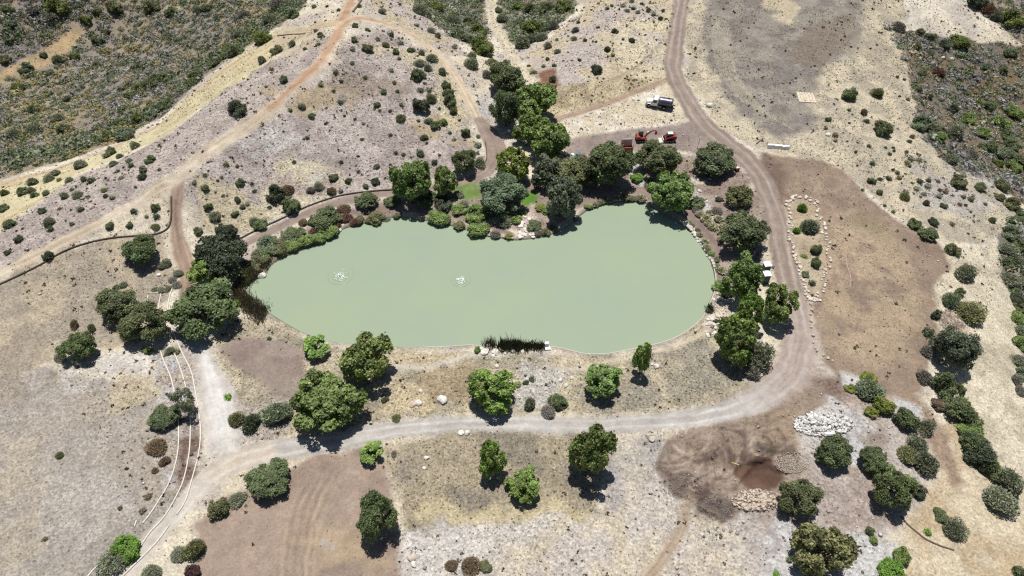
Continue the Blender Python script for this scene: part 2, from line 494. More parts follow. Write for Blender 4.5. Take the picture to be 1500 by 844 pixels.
# chaparral soils
CH1, CH2 = alb(150,140,134), alb(158,145,122)
zone([(-80,-80),(452,-80),(446,10),(400,44),(330,88),(282,128),(242,168),(182,203),(100,234),(0,264),(-200,300)], CH1, CH2, 12, tuft=.5, rock=.3)
zone([(-40,130),(55,78),(110,36),(126,44),(72,96),(0,122)], alb(190,165,125), alb(170,150,120), 4, warp=1)
zone([(230,-60),(330,-60),(330,15),(250,22)], alb(196,184,150), alb(150,138,110), 3)
zone([(590,-40),(700,-60),(712,20),(716,60),(704,74),(660,52),(620,22)], CH1, CH2, 9)
zone([(728,-60),(850,-60),(846,12),(800,50),(765,72),(748,62),(735,30)], CH1, CH2, 9)
zone([(1298,40),(1370,50),(1440,62),(1600,74),(1650,330),(1500,300),(1450,268),(1400,250),(1350,205),(1338,150),(1330,100)], alb(128,118,110), alb(128,112,84), 10)
zone([(1400,-60),(1600,-60),(1600,80),(1500,66),(1440,24)], CH1, CH2, 9)
zone([(1620,330),(1500,312),(1462,342),(1468,400),(1488,452),(1496,520),(1504,580),(1620,600)], CH1, alb(130,124,116), 9)
# yellow grass strip along the spur
zone([(-120,300),(0,268),(100,240),(185,208),(245,172),(288,130),(338,90),(404,46),(446,38),(470,50),(400,84),(352,122),(302,152),(252,192),(182,226),(100,262),(60,292),(0,338),(-80,370)], alb(214,204,166), alb(204,190,152), 6, tuft=.6, rock=.2)
strip([(-60,290,9),(60,254,9),(150,222,8),(230,184,8),(285,140,8),(335,98,8),(400,55,8),(440,44,6)], alb(192,164,132), soft=.9, warp=1.2, amt=.7, streak=.4, tuft=.3)
strip([(-30,342,6),(60,292,6),(110,262,5),(180,232,5),(240,205,5)], alb(196,172,130), soft=.7, warp=1, amt=.75, streak=.4)
# spur slope, stony and mauve grey
zone([(-60,420),(0,338),(100,264),(252,194),(332,130),(402,88),(480,52),(486,84),(440,132),(352,206),(250,276),(100,362),(0,402)], alb(192,180,171), alb(172,160,153), 4, tuft=.5, rock=1.0)
zone([(150,258),(190,268),(175,290),(160,290)], MAUVE2, warp=1)
# slope over the pond
zone([(282,238),(352,200),(420,152),(486,104),(512,52),(560,44),(622,70),(672,112),(694,170),(700,212),(690,244),(600,272),(520,284),(440,312),(352,346),(292,340),(274,282)], MAUVE, MAUVE2, 5, tuft=.7, rock=1.0, soft=1.6)
zone([(380,130),(480,120),(600,160),(690,175),(690,220),(600,190),(520,165),(430,165)], alb(184,164,128), amt=.7, patch=.48, tuft=.9, rock=.5)
zone([(470,130),(600,140),(600,120),(500,105)], alb(152,136,118), amt=.6, patch=.45)
zone([(500,60),(640,78),(690,150),(705,210),(650,190),(600,100)], alb(206,194,160), amt=.75, patch=.42, tuft=.8)
zone([(400,210),(500,250),(520,270),(480,296),(400,320),(360,330),(360,300),(400,270)], alb(206,196,168), amt=.85, patch=.38, tuft=.7)
zone([(280,250),(350,270),(400,330),(352,346),(292,340)], alb(192,180,148), amt=.8, patch=.36, tuft=.9)
zone([(340,210),(420,185),(440,205),(380,240)], LGREY, amt=.6, patch=.45)
zone([(380,250),(520,250),(560,262),(480,290),(400,290)], alb(172,156,150), amt=.7, patch=.5, rock=1)
zone([(460,255),(530,262),(500,282),(450,275)], LGREY, amt=.6, patch=.5)
zone([(680,150),(735,130),(735,160),(715,172),(690,170)], alb(190,186,184), amt=.8, rock=1)
zone([(388,60),(470,30),(480,60),(420,95)], alb(190,176,154), amt=.8, patch=.4)
zone([(520,-20),(590,-20),(640,40),(690,84),(650,78),(560,30)], alb(196,182,154), MAUVE, 6, rock=.8)
# top middle slope
zone([(845,-40),(985,-40),(985,100),(900,140),(820,130),(775,110),(770,80),(850,20)], MAUVE, alb(200,186,156), 6, rock=.8, tuft=.7)
zone([(900,30),(985,30),(985,110),(940,130),(900,90)], alb(214,202,172), amt=.85, patch=.4, tuft=.9)
zone([(785,105),(815,98),(818,130),(790,135)], alb(140,104,84), warp=1)
zone([(770,130),(985,112),(980,130),(900,165),(820,190),(790,160)], alb(198,184,150), alb(168,152,126), 3, tuft=.9)
zone([(815,172),(900,150),(985,124),(1012,150),(1020,178),(940,184),(870,194),(825,204)], alb(222,213,196), alb(208,196,170), 5, tuft=.7)
# upper field: mown, grey brown and rounded; straw round it
zone([(1000,-20),(1320,-20),(1330,100),(1340,150),(1350,205),(1400,250),(1450,272),(1500,305),(1460,345),(1400,360),(1300,310),(1230,245),(1120,222),(1060,190),(1010,120)], alb(206,194,168), alb(180,170,151), 4, tuft=1.0, rock=.4)
zone([(1036,10),(1052,-30),(1260,-30),(1262,70),(1204,104),(1190,150),(1194,192),(1150,206),(1110,190),(1078,160),(1052,124),(1034,90),(1030,50)], alb(158,150,139), alb(136,129,122), 4, soft=1.6, tuft=.9, rock=.4)
zone([(1110,-20),(1180,-20),(1165,40),(1120,20)], alb(204,190,160), amt=.8, patch=.42)
zone([(1180,40),(1250,20),(1250,60),(1200,100),(1150,90)], alb(138,126,114), amt=.9, warp=1)
zone([(1100,130),(1150,145),(1190,135),(1190,150),(1120,160)], alb(170,162,154), amt=.6)
for k in range(9):
    strip([(1044 + k * 3, 20 + k * 2, 2), (1046 + k * 4, 80 + k * 3, 2), (1062 + k * 7, 120 + k * 5, 2), (1090 + k * 9, 150 + k * 5, 2)], alb(178,168,150), soft=.25, warp=.4, amt=.7, tuft=.7)
for k in range(6):
    strip([(1060 + k * 20, 18 + k * 8, 3), (1110 + k * 18, 40 + k * 10, 3), (1180 + k * 10, 60 + k * 12, 3)], alb(120,110,102), soft=.5, warp=.6, amt=.3, tuft=.8)
for k in range(9):
    strip([(1230 + k * 11, 8 - k * 2, 2), (1262 + k * 9, 50 + k * 2, 2), (1290 + k * 4, 110 + k * 3, 2)], alb(158,147,128), soft=.4, warp=.8, amt=.35, tuft=.8)
for k in range(7):
    strip([(830 + k * 14, 160 - k * 5, 2), (890 + k * 8, 120 - k * 4, 2), (978, 98 - k * 8, 2)], alb(150,138,116), soft=.35, warp=.7, amt=.5, tuft=.8)
zone([(1195,10),(1330,20),(1330,110),(1250,120),(1230,60)], alb(160,150,132), amt=.55, patch=.5)
zone([(1310,250),(1420,230),(1490,300),(1440,330),(1330,300)], alb(180,176,172), amt=.7, patch=.45, rock=.9)
# graded pad
zone([(1112,224),(1190,233),(1232,246),(1272,290),(1312,322),(1352,342),(1386,368),(1398,400),(1384,450),(1372,500),(1354,550),(1346,592),(1290,575),(1232,556),(1206,532),(1190,460),(1164,335),(1140,282)], alb(146,127,112), alb(160,140,121), 5, soft=.6, warp=1.2, tuft=.35, rock=.35)
zone([(1215,330),(1300,340),(1360,400),(1350,480),(1290,540),(1220,520),(1195,440)], alb(184,164,136), amt=.75, patch=.44, soft=4, tuft=.9)
zone([(1180,250),(1240,270),(1290,340),(1250,350),(1190,290)], alb(176,157,136), amt=.7, patch=.44, soft=3, tuft=.8)
zone([(1240,300),(1290,320),(1300,350),(1250,330)], alb(136,128,96), amt=.5, patch=.45, soft=2)
zone([(1108,224),(1150,240),(1160,300),(1142,300),(1124,262)], alb(112,92,84), amt=.75, soft=2)
zone([(1153,296),(1172,288),(1194,298),(1208,350),(1212,390),(1197,434),(1180,422),(1164,370),(1154,330)], alb(176,158,134), alb(190,176,150), 3, warp=.6)
# lower right: stony light ground and straw
zone([(1370,420),(1400,380),(1460,345),(1468,400),(1488,452),(1500,560),(1560,640),(1600,800),(1480,760),(1440,640),(1400,600),(1376,520)], alb(220,209,184), alb(196,185,162), 4, tuft=1.0)
zone([(1390,600),(1440,650),(1480,700),(1560,760),(1560,900),(1300,900),(1330,760),(1360,700)], alb(214,200,172), alb(194,174,142), 6, tuft=.7)
zone([(1170,540),(1232,556),(1290,575),(1346,592),(1372,640),(1340,720),(1290,800),(1240,900),(1100,900),(1090,740),(1140,690),(1165,640)], alb(190,181,173), alb(172,156,144), 5, rock=.8, tuft=.3)
zone([(1290,570),(1346,580),(1385,640),(1410,700),(1396,720),(1360,650)], alb(164,142,122), warp=1)
zone([(1186,548),(1225,545),(1245,555),(1236,590),(1200,580)], alb(134,114,102), soft=1.5)
zone([(1176,580),(1215,575),(1250,600),(1290,640),(1250,652),(1180,640)], alb(196,192,188), rock=1)
zone([(1232,545),(1262,556),(1256,570),(1234,564)], alb(206,204,202), warp=1)
zone([(1305,575),(1350,600),(1352,620),(1310,600)], alb(198,196,195), warp=1)
zone([(1240,640),(1285,655),(1275,690),(1245,680)], alb(196,194,194), warp=1)
zone([(1130,760),(1170,770),(1190,900),(1100,900)], alb(198,196,194), warp=2, rock=1)
zone([(1240,780),(1320,800),(1320,900),(1220,900)], alb(198,196,194), warp=2, rock=1)
zone([(1200,700),(1270,700),(1280,760),(1210,770)], alb(172,158,150), rock=1, amt=.9)
zone([(1255,640),(1300,640),(1300,665),(1270,660)], alb(142,124,112), amt=.7)
# lower middle
zone([(560,780),(740,752),(860,745),(905,700),(965,690),(1020,735),(1090,745),(1110,900),(560,900)], alb(200,191,182), alb(203,191,170), 4, rock=.8, tuft=.8)
zone([(590,775),(700,765),(860,755),(900,720),(890,690),(860,750),(740,800),(700,850),(580,850)], alb(208,204,199), amt=.6, rock=1.1, soft=1.6, tuft=.6)
zone([(1030,770),(1110,750),(1130,860),(960,900)], alb(188,182,178), amt=.5, patch=.42, rock=.9)
zone([(880,640),(965,634),(975,690),(905,745),(860,700)], alb(196,186,170), alb(176,170,166), 4, rock=.7, tuft=.8)
zone([(556,650),(690,634),(880,634),(905,650),(870,740),(840,750),(720,752),(600,770),(564,700)], alb(146,137,122), alb(170,158,134), 4.5, soft=1.2, tuft=1.5, rock=.5)
zone([(600,760),(620,740),(720,740),(860,735),(860,755),(720,765)], alb(198,184,146), amt=.8, patch=.38, tuft=.7)
# graded brown pad at lower left of the middle
zone([(288,770),(330,735),(425,682),(500,662),(552,648),(562,700),(572,770),(592,790),(576,900),(280,900)], alb(172,152,136), alb(158,139,125), 6, soft=.9, warp=1.7, tuft=.15, rock=.25)
zone([(430,780),(560,770),(570,830),(480,860),(420,840)], alb(186,164,134), amt=.7, patch=.44, soft=2)
for k in range(9):
    x = 415 + k * 6
    strip([(x + 34, 700, 3, .4), (x + 14, 740, 3), (x + 4, 780, 3), (x - 2, 850, 3)], alb(140,118,103) if k % 2 else alb(186,166,142), soft=.25, warp=.5, amt=.55, streak=.6, dz=-.06)
spot(484,808,10,5,alb(200,196,192), amt=.8)
# meadow between the pond and the lower road
zone([(315,505),(340,470),(400,466),(470,506),(600,516),(700,518),(800,518),(905,522),(985,504),(1052,450),(1112,500),(1102,570),(1070,592),(950,608),(800,608),(700,604),(600,612),(500,640),(420,645),(350,640),(330,600)], alb(190,178,152), alb(160,151,131), 4, soft=1, tuft=1.5, rock=.6)
zone([(575,520),(700,516),(690,530),(580,545)], alb(196,180,148), amt=.8, patch=.36)
zone([(760,530),(850,540),(800,600),(750,600)], alb(194,190,184), amt=.8, rock=1)
zone([(850,540),(1040,500),(1090,560),(960,602),(860,604)], alb(154,148,134), amt=.8, patch=.42, tuft=1.6)
zone([(620,540),(700,535),(740,560),(680,590),(600,590)], alb(164,144,112), amt=.7, patch=.4)
zone([(590,560),(620,570),(640,600),(560,610),(560,580)], alb(202,184,148), amt=.7)
strip([(580,540,12),(620,538,11),(660,530,9),(700,518,9)], alb(204,198,186), soft=.6, warp=.8, amt=.85)
strip([(815,540,6),(850,540,6),(900,530,7),(940,520,8),(985,508,9),(1030,488,9),(1045,470,7)], alb(210,196,172), soft=.5, warp=.7, amt=.85)
zone([(318,510),(362,492),(400,498),(442,514),(446,540),(440,580),(430,595),(400,585),(380,560),(350,545)], alb(150,133,124), alb(160,146,134), 4, tuft=.15, rock=.3, warp=.8)
zone([(330,590),(420,590),(430,640),(360,645)], alb(176,166,158), amt=.8, rock=.8)
zone([(1040,430),(1064,430),(1072,470),(1050,490),(1030,480)], alb(204,190,172), rock=1, warp=.8)
zone([(1085,552),(1112,540),(1130,555),(1105,580)], alb(190,182,170))
# left field
zone([(-80,420),(60,380),(190,340),(245,345),(250,420),(200,500),(100,520),(0,560),(-80,600)], alb(188,174,150), alb(168,157,141), 4, tuft=.9, rock=.5)
zone([(-80,580),(60,540),(200,560),(280,640),(240,760),(150,860),(-80,900)], alb(176,166,153), alb(170,162,153), 4, tuft=.8, rock=.7)
zone([(80,530),(140,515),(235,510),(240,545),(170,570),(90,575)], LGREY, amt=.6, patch=.38, rock=.9)
zone([(150,540),(225,535),(230,590),(160,600)], alb(200,184,150), amt=.6, patch=.36, tuft=1)
zone([(0,480),(80,470),(90,560),(0,600)], alb(160,148,134), amt=.7, patch=.45)
zone([(0,640),(60,640),(70,800),(0,820)], alb(192,179,154), amt=.5, patch=.46)
zone([(60,690),(150,680),(200,740),(120,800),(60,790)], LGREY, amt=.2, patch=.44, rock=1)
zone([(225,510),(275,510),(285,600),(270,680),(240,740),(232,620)], alb(186,183,182), alb(178,166,152), 3, rock=1)
zone([(262,610),(292,605),(294,680),(270,740),(225,800),(205,800),(240,740),(262,680)], alb(122,102,92), alb(160,148,140), 2.5, rock=1)
# margin of the pond: mulched planting
zone([(350,398),(372,372),(440,336),(500,312),(560,298),(620,280),(700,268),(760,262),(840,262),(900,255),(960,258),(1010,270),(1060,262),(1100,262),(1122,310),(1120,380),(1072,430),(1050,430),(1040,350),(960,290),(880,292),(800,340),(700,338),(600,312),(500,335),(400,388)], alb(152,134,124), alb(172,158,144), 4, tuft=.3, rock=.7)
zone([(820,236),(880,222),(1000,226),(1060,236),(1100,262),(1060,268),(1000,262),(900,262),(830,270)], alb(146,128,118), alb(164,148,136), 4, rock=.7)
zone([(916,232),(930,228),(948,262),(940,280),(926,270)], alb(196,192,190), warp=.6, rock=.8)
zone([(1010,268),(1030,290),(1062,320),(1050,332),(1020,300)], alb(190,186,182), warp=.6, rock=1)
zone([(660,276),(700,266),(708,290),(682,294),(664,290)], alb(112,142,66), alb(128,146,90), 2, warp=.8, tuft=.2, rock=0)
zone([(764,286),(784,279),(789,291),(774,301),(765,299)], alb(92,140,42), warp=.5, tuft=.1, rock=0)
zone([(762,346),(764,318),(780,300),(788,318),(784,346)], alb(206,190,178), warp=.5, rock=1)
zone([(485,322),(506,328),(490,340)], alb(196,192,188), warp=.5)
zone([(380,330),(430,310),(440,316),(400,336)], LGREY, amt=.7, rock=1)
# stockpile yard
zone([(968,690),(975,645),(1010,625),(1090,606),(1150,566),(1205,560),(1212,590),(1165,635),(1172,660),(1150,700),(1140,722),(1090,744),(1078,760),(1048,752),(1020,728),(985,724)], alb(148,131,117), alb(164,147,131), 3.5, soft=.5, warp=1, tuft=.3, rock=.6)
zone([(1100,600),(1160,575),(1165,640),(1120,650)], alb(160,138,116), amt=.8, soft=3)
zone([(966,690),(990,685),(1020,700),(1040,720),(1035,732),(990,728)], alb(122,106,98), soft=.5, warp=.8)
zone([(1020,730),(1060,722),(1076,750),(1060,758),(1030,745)], alb(124,110,104), soft=.6)
zone([(1072,668),(1090,664),(1118,668),(1140,684),(1146,702),(1136,716),(1108,722),(1090,710),(1074,692)], alb(104,80,68), alb(116,92,78), 3, soft=.4, warp=.6, tuft=0, rock=.15)
zone([(1112,648),(1160,640),(1166,668),(1118,664)], alb(118,104,92), soft=.5)
_rs = random.Random(4)
for k in range(34):
    cx, cy, r = _rs.uniform(990, 1130), _rs.uniform(635, 715), _rs.uniform(9, 26); a0 = _rs.uniform(0, 6.28); a1 = a0 + _rs.uniform(1.2, 2.8)
    if (cx - 1108) ** 2 + (cy - 694) ** 2 < 900: continue
    strip([(cx + r * math.cos(a), cy + r * .9 * math.sin(a), _rs.uniform(4, 8)) for a in np.linspace(a0, a1, 6)], alb(106,91,82) if k % 2 else alb(182,165,148), soft=.3, warp=.6, amt=_rs.uniform(.5, .95), streak=.5, dz=_rs.choice((-.3, .45, .35)))
for k in range(14):
    x = _rs.uniform(1000, 1150); y = _rs.uniform(598, 690); L_ = _rs.uniform(20, 50); a0 = _rs.uniform(-1.9, -.9)
    strip([(x, y, 4.4), (x + L_ * .5 * math.cos(a0), y + L_ * .5 * math.sin(a0), 5), (x + L_ * math.cos(a0 + .3), y + L_ * math.sin(a0 + .3), 4)], alb(176,158,142) if k % 2 else alb(128,112,100), soft=.3, warp=.5, amt=.5, streak=.5, dz=_rs.choice((-.15, .18)))

strip([(976,650,6),(968,672,7),(966,690,8),(975,708,8),(992,722,8),(1016,732,8),(1034,745,7),(1058,758,6)], alb(128,112,101), soft=.35, warp=.6, amt=.8, streak=.5, dz=.4)
strip([(1112,652,5),(1140,662,6),(1164,662,5)], alb(104,92,82), soft=.35, warp=.6, amt=.8, dz=.3)
# roads and trails, each named below, painted into the one ground sheet
RB, RR = alb(152,136,125), alb(186,171,160)
strip([(982,116,11),(950,128,10),(900,148,10),(850,165,11),(812,176,12)], alb(178,154,134), ruts=alb(160,136,118), soft=.6)
zone([(826,206),(870,197),(940,188),(990,183),(1012,176),(1058,200),(1100,232),(1092,246),(1060,240),(1010,222),(930,222),(828,230)], alb(166,150,142), alb(152,138,130), 4, warp=.8, tuft=.1)
MAIN = [(1000,-25,20),(993,40,22),(986,90,25),(990,115,26),(1010,152,28),(1030,180,30),(1060,207,31),(1090,230,32),(1112,256,32),(1128,290,31),(1138,330,31),(1146,370,34),(1155,410,34),(1165,450,36)]
strip(MAIN[:-1] + [(1165,450,36,.8),(1172,490,40,0)], RB, ruts=RR, soft=.5, edge=alb(132,114,104))
strip([(1160,440,34),(1172,490,42),(1165,530,58),(1145,560,52),(1110,586,42),(1060,604,36)], alb(176,160,150), ruts=alb(194,182,174), soft=1.2, warp=1)
strip([(1168,530,40,0),(1140,566,40,.25),(1110,588,38,.6),(1060,604,32),(1000,614,28),(930,620,27),(850,623,27),(760,621,27),(680,621,27),(600,626,29),(540,635,31),(490,648,33),(430,657,33),(380,666,34),(335,676,36)], alb(196,191,186), ruts=alb(214,210,206), soft=.5, edge=alb(186,176,162), streak=.2, col2=alb(188,182,175))
strip([(268,480,26),(285,510,32),(300,540,36),(314,580,42),(324,620,48),(334,664,60,.6)], alb(198,191,184), soft=1.3, warp=1.2, streak=.2, col2=alb(208,202,196))
strip([(292,515,12),(304,545,17),(316,585,20),(326,622,22),(336,654,24,.3)], alb(226,223,218), soft=.9, warp=.8, streak=.2)
strip([(390,662,30),(345,676,36),(312,694,36),(280,724,33),(250,760,33),(215,800,35),(180,842,38),(150,880,40)], alb(206,198,186), ruts=alb(216,208,198), soft=.5, streak=.15, col2=alb(204,190,172))
strip([(262,256,15),(256,300,17),(258,340,19),(266,375,24),(273,405,26)], alb(214,198,174), soft=.3, warp=.5, amt=.8)
strip([(264,258,13),(258,300,15),(260,340,17),(268,375,22),(276,402,26),(274,440,24),(280,486,28)], alb(156,132,116), ruts=alb(178,156,138), soft=.4, edge=alb(212,196,174), warp=.4, streak=.4)
RID = [(-40,424,26),(60,370,24),(130,335,22),(200,298,22),(250,264,22),(300,226,24),(345,196,26),(385,166,24),(420,136,20),(450,110,18),(475,84,18),(489,60,18),(497,38,20),(510,12,18),(522,-14,16)]
strip(RID, alb(222,209,188), ruts=alb(212,194,170), soft=.9, warp=.8, col2=alb(196,180,156), tuft=.2)
strip([(395,158,9),(420,134,10),(450,108,12),(475,82,12),(489,58,14),(497,38,14),(510,12,12),(524,-16,12)], alb(192,150,118), soft=.8, warp=.7, amt=.8, ruts=alb(180,136,106))
strip([(300,128,6),(340,108,5),(400,70,8),(440,48,10),(470,36,14),(497,34,16)], alb(204,178,142), soft=.8, warp=.7, amt=.8)
strip([(494,42,14),(512,30,14),(532,28,12),(570,36,12),(610,56,12),(645,84,12),(668,114,13),(686,146,14),(702,176,16),(716,198,20)], alb(216,198,170), ruts=alb(182,156,130), soft=.6, warp=.5)
strip([(494,44,8),(512,31,8),(532,28,6),(570,36,3)], alb(190,148,114), soft=.6, amt=.8)
strip([(704,178,18),(722,206,30),(726,230,28),(706,256,18),(672,267,13),(640,276,12),(600,280,13),(560,283,14),(520,291,14),(480,301,14),(440,318,14),(400,337,14),(372,350,14),(348,362,12)], alb(158,140,130), ruts=alb(170,152,140), soft=.35, warp=.3)
strip([(512,312,12),(555,306,12),(595,306,12),(650,313,11),(690,322,11),(730,337,11),(750,345,9)], alb(150,130,122), soft=.3, warp=.3)
strip([(842,302,12),(880,290,13),(930,278,13),(960,288,13),(1010,318,14),(1036,346,16),(1054,372,16)], alb(152,133,124), soft=.35, warp=.3)
strip([(720,-25,16),(722,20,13),(730,45,13),(742,70,15),(756,92,11),(742,108,8)], alb(206,194,168), soft=.6, streak=.3, rock=.9)
strip([(1010,732,13),(1000,770,15),(985,800,17),(962,830,18),(940,860,20)], alb(182,160,134), ruts=alb(150,128,106), soft=.7, warp=.5, amt=.85)
strip([(30,690,2),(36,740,2),(38,800,2)], alb(140,132,126), soft=.2, amt=.5)
for a in ((1200,690,1140,760),(1130,770,1140,800)): pass
strip([(1122,770,8),(1136,790,9),(1136,806,8),(1126,812,6)], alb(166,154,146), soft=.6, amt=.8)
# under water
_t = sstep(-0.2, 0.4, PSD)[..., None]; CG[:] = CG * (1 - _t) + alb(120,118,98) * _t
_t = (sstep(-0.9, -0.2, PSD) * (1 - sstep(-0.2, 0.3, PSD)) * 0.5)[..., None]; CG[:] = CG * (1 - _t) + alb(150,140,124) * _t

_n = MX.size
_idx = np.arange(_n).reshape(MX.shape)
GF = np.stack([_idx[:-1, :-1], _idx[:-1, 1:], _idx[1:, 1:], _idx[1:, :-1]], -1).reshape(-1, 4)
gme = fast_mesh("ground", np.stack([MX, MY, HB], -1).reshape(-1, 3), GF, CG.reshape(-1, 3), smooth=True)
add_col(gme, 'Det', np.stack([TUFT, ROCK, np.zeros_like(TUFT)], -1).reshape(-1, 3))

m, nt, b = nmat("soil_and_dry_grass")
co = nd(nt, "ShaderNodeTexCoord").outputs["Object"]
at = nd(nt, "ShaderNodeAttribute", attribute_name='Col').outputs["Color"]
dt = nd(nt, "ShaderNodeAttribute", attribute_name='Det').outputs["Color"]
sp = nd(nt, "ShaderNodeSeparateColor"); nt.links.new(dt, sp.inputs[0])
tu, rk = sp.outputs[0], sp.outputs[1]
n0 = mrange(nt, noise(nt, co, 0.45, 5, 0.65), 0.3, 0.7, 0.84, 1.16)
n1 = noise(nt, co, 3.0, 6, 0.8)
f1 = mth(nt, 'MULTIPLY_ADD', mth(nt, 'SUBTRACT', n1, 0.5), mth(nt, 'MULTIPLY_ADD', tu, 2.0, 0.7), 1.0)
vor = nd(nt, "ShaderNodeTexVoronoi"); vor.inputs["Scale"].default_value = 1.9; nt.links.new(co, vor.inputs["Vector"])
sc1 = nd(nt, "ShaderNodeSeparateColor"); nt.links.new(vor.outputs["Color"], sc1.inputs[0])
blade = mth(nt, 'MULTIPLY', mth(nt, 'LESS_THAN', vor.outputs["Distance"], mth(nt, 'MULTIPLY', sc1.outputs[0], 0.36)), mth(nt, 'GREATER_THAN', sc1.outputs[1], 0.45))
f2 = mth(nt, 'SUBTRACT', 1.0, mth(nt, 'MULTIPLY', mth(nt, 'MULTIPLY', blade, tu), 0.42))
vo2 = nd(nt, "ShaderNodeTexVoronoi"); vo2.inputs["Scale"].default_value = 2.8; nt.links.new(co, vo2.inputs["Vector"])
sc2 = nd(nt, "ShaderNodeSeparateColor"); nt.links.new(vo2.outputs["Color"], sc2.inputs[0])
f3 = mth(nt, 'MULTIPLY_ADD', mth(nt, 'SUBTRACT', sc2.outputs[0], 0.5), mth(nt, 'MULTIPLY', rk, 0.55), 1.0)
tot = mth(nt, 'MAXIMUM', mth(nt, 'MULTIPLY', mth(nt, 'MULTIPLY', n0, f1), mth(nt, 'MULTIPLY', f2, f3)), 0.25)
tot = mth(nt, 'MULTIPLY', tot, 1.07)
nt.links.new(vscale(nt, at, tot), b.inputs["Base Color"])
b.inputs["Roughness"].default_value = 0.95; b.inputs["Specular IOR Level"].default_value = 0.05
bp = nd(nt, "ShaderNodeBump"); bp.inputs["Strength"].default_value = 0.55; bp.inputs["Distance"].default_value = 0.25
nt.links.new(mth(nt, 'ADD', n1, mth(nt, 'MULTIPLY', vo2.outputs["Distance"], rk)), bp.inputs["Height"])
nt.links.new(bp.outputs[0], b.inputs["Normal"])
tag(link("ground", gme, m), "dry hillside ground with dirt roads", kind='structure')

# ------------------------------------------------------------------ pond water
def ngon(name, xy, z, mat):
    me = bpy.data.meshes.new(name)
    me.from_pydata([(x, y, z) for x, y in xy], [], [tuple(range(len(xy)))]); me.update()
    return link(name, me, mat)
m, nt, b = nmat("murky_green_water")
co = nd(nt, "ShaderNodeTexCoord").outputs["Object"]
f = mrange(nt, noise(nt, co, 0.045, 4, 0.55), 0.35, 0.65, 0.0, 1.0)
mx = nd(nt, "ShaderNodeMix", data_type='RGBA'); nt.links.new(f, mx.inputs["Factor"])
mx.inputs["A"].default_value = (*alb(165,183,160), 1); mx.inputs["B"].default_value = (*alb(171,187,155), 1)
nt.links.new(mx.outputs["Result"], b.inputs["Base Color"])
b.inputs["Roughness"].default_value = 0.22; b.inputs["IOR"].default_value = 1.33; b.inputs["Specular IOR Level"].default_value = 0.35
bp = nd(nt, "ShaderNodeBump"); bp.inputs["Strength"].default_value = 0.08; bp.inputs["Distance"].default_value = 0.05
nt.links.new(noise(nt, co, 1.6, 3, 0.6), bp.inputs["Height"]); nt.links.new(bp.outputs[0], b.inputs["Normal"])
_c = POND.mean(0)
_o = []
for i in range(len(POND)):
    t = POND[(i + 1) % len(POND)] - POND[i - 1]; n_ = np.array([t[1], -t[0]]); n_ /= np.linalg.norm(n_) + 1e-9
    q = POND[i] + n_ * 0.6
    if poly_sd(POND, q[0], q[1]) > 0: q = POND[i] - n_ * 0.6
    _o.append(q)
tag(ngon("pond_water", _o, 0.0, m), "murky pale green pond water", kind='structure')
# ------------------------------------------------------------------ plants: leaf-clump templates
def rdir(rng, n, zmin=-1.0):
    z = rng.uniform(zmin, 1, n); a = rng.uniform(0, 2 * math.pi, n); r = np.sqrt(1 - z * z)
    return np.stack([r * np.cos(a), r * np.sin(a), z], -1)
def leaf_quads(rng, c, nrm, size, narrow=0.6):
    n = len(c)
    nrm = nrm / (np.linalg.norm(nrm, axis=1, keepdims=True) + 1e-9)
    t = np.cross(nrm, rng.normal(size=(n, 3))); t /= np.linalg.norm(t, axis=1, keepdims=True) + 1e-9
    b = np.cross(nrm, t)
    s = np.broadcast_to(np.asarray(size), (n,))[:, None]
    t = t * s; b = b * s * narrow
    k = rng.normal(size=(n, 3)) * s * 0.15
    V = np.stack([c - t, c - b * 1.0 + k, c + t, c + b * 1.0 - k], 1).reshape(-1, 3)
    return V, np.arange(4 * n).reshape(n, 4)
def crown_mesh(name, seed, clumps, leaves, leaf, spread=0.62, cr=(0.26, 0.42), zmin=-0.45, hole=0.0, var=0.35, hue=(1.0, 1.0, 1.0), lobes=0):
    rng = np.random.default_rng(seed)
    d = rdir(rng, clumps, zmin)
    ctr = d * (spread * rng.uniform(0.75, 1.15, clumps))[:, None]
    if lobes:                                    # a few big limbs pull the outline about
        ld = rdir(rng, lobes, -0.1); k = (d @ ld.T).max(1)
        ctr *= (0.62 + 0.52 * sstep(0.5, 0.96, k))[:, None]
    rad = rng.uniform(cr[0], cr[1], clumps)
    tone = (1 + rng.normal(size=clumps) * 0.2).clip(.6, 1.6)
    w = rad ** 2; pick = rng.choice(clumps, leaves, p=w / w.sum())
    dd = rng.normal(size=(leaves, 3)) + d[pick] * 0.8 + np.array([0, 0, 0.35]); dd /= np.linalg.norm(dd, axis=1, keepdims=True)
    rr = rad[pick] * np.where(rng.random(leaves) < 0.72, rng.uniform(0.8, 1.22, leaves) + (rng.random(leaves) < .08) * rng.uniform(0, .5, leaves), rng.uniform(0.3, 0.85, leaves))
    pos = ctr[pick] + dd * rr[:, None]
    keep = pos[:, 2] > -0.72
    pos, dd, pick = pos[keep], dd[keep], pick[keep]
    n = len(pos)
    nrm = dd * 0.7 + rng.normal(size=(n, 3)) * 0.6 + np.array([0, 0, 0.35])
    V, F = leaf_quads(rng, pos, nrm, leaf * rng.uniform(0.65, 1.3, n))
    v = (tone[pick] * (1 + rng.normal(size=n) * var * 0.6)).clip(0.4, 1.9)
    warm = rng.random(n)
    c = np.stack([v * (0.92 + 0.22 * warm), v * np.ones(n), v * (1.08 - 0.25 * warm)], -1) * np.array(hue)
    return fast_mesh(name, V, F, np.repeat(c, 4, 0))
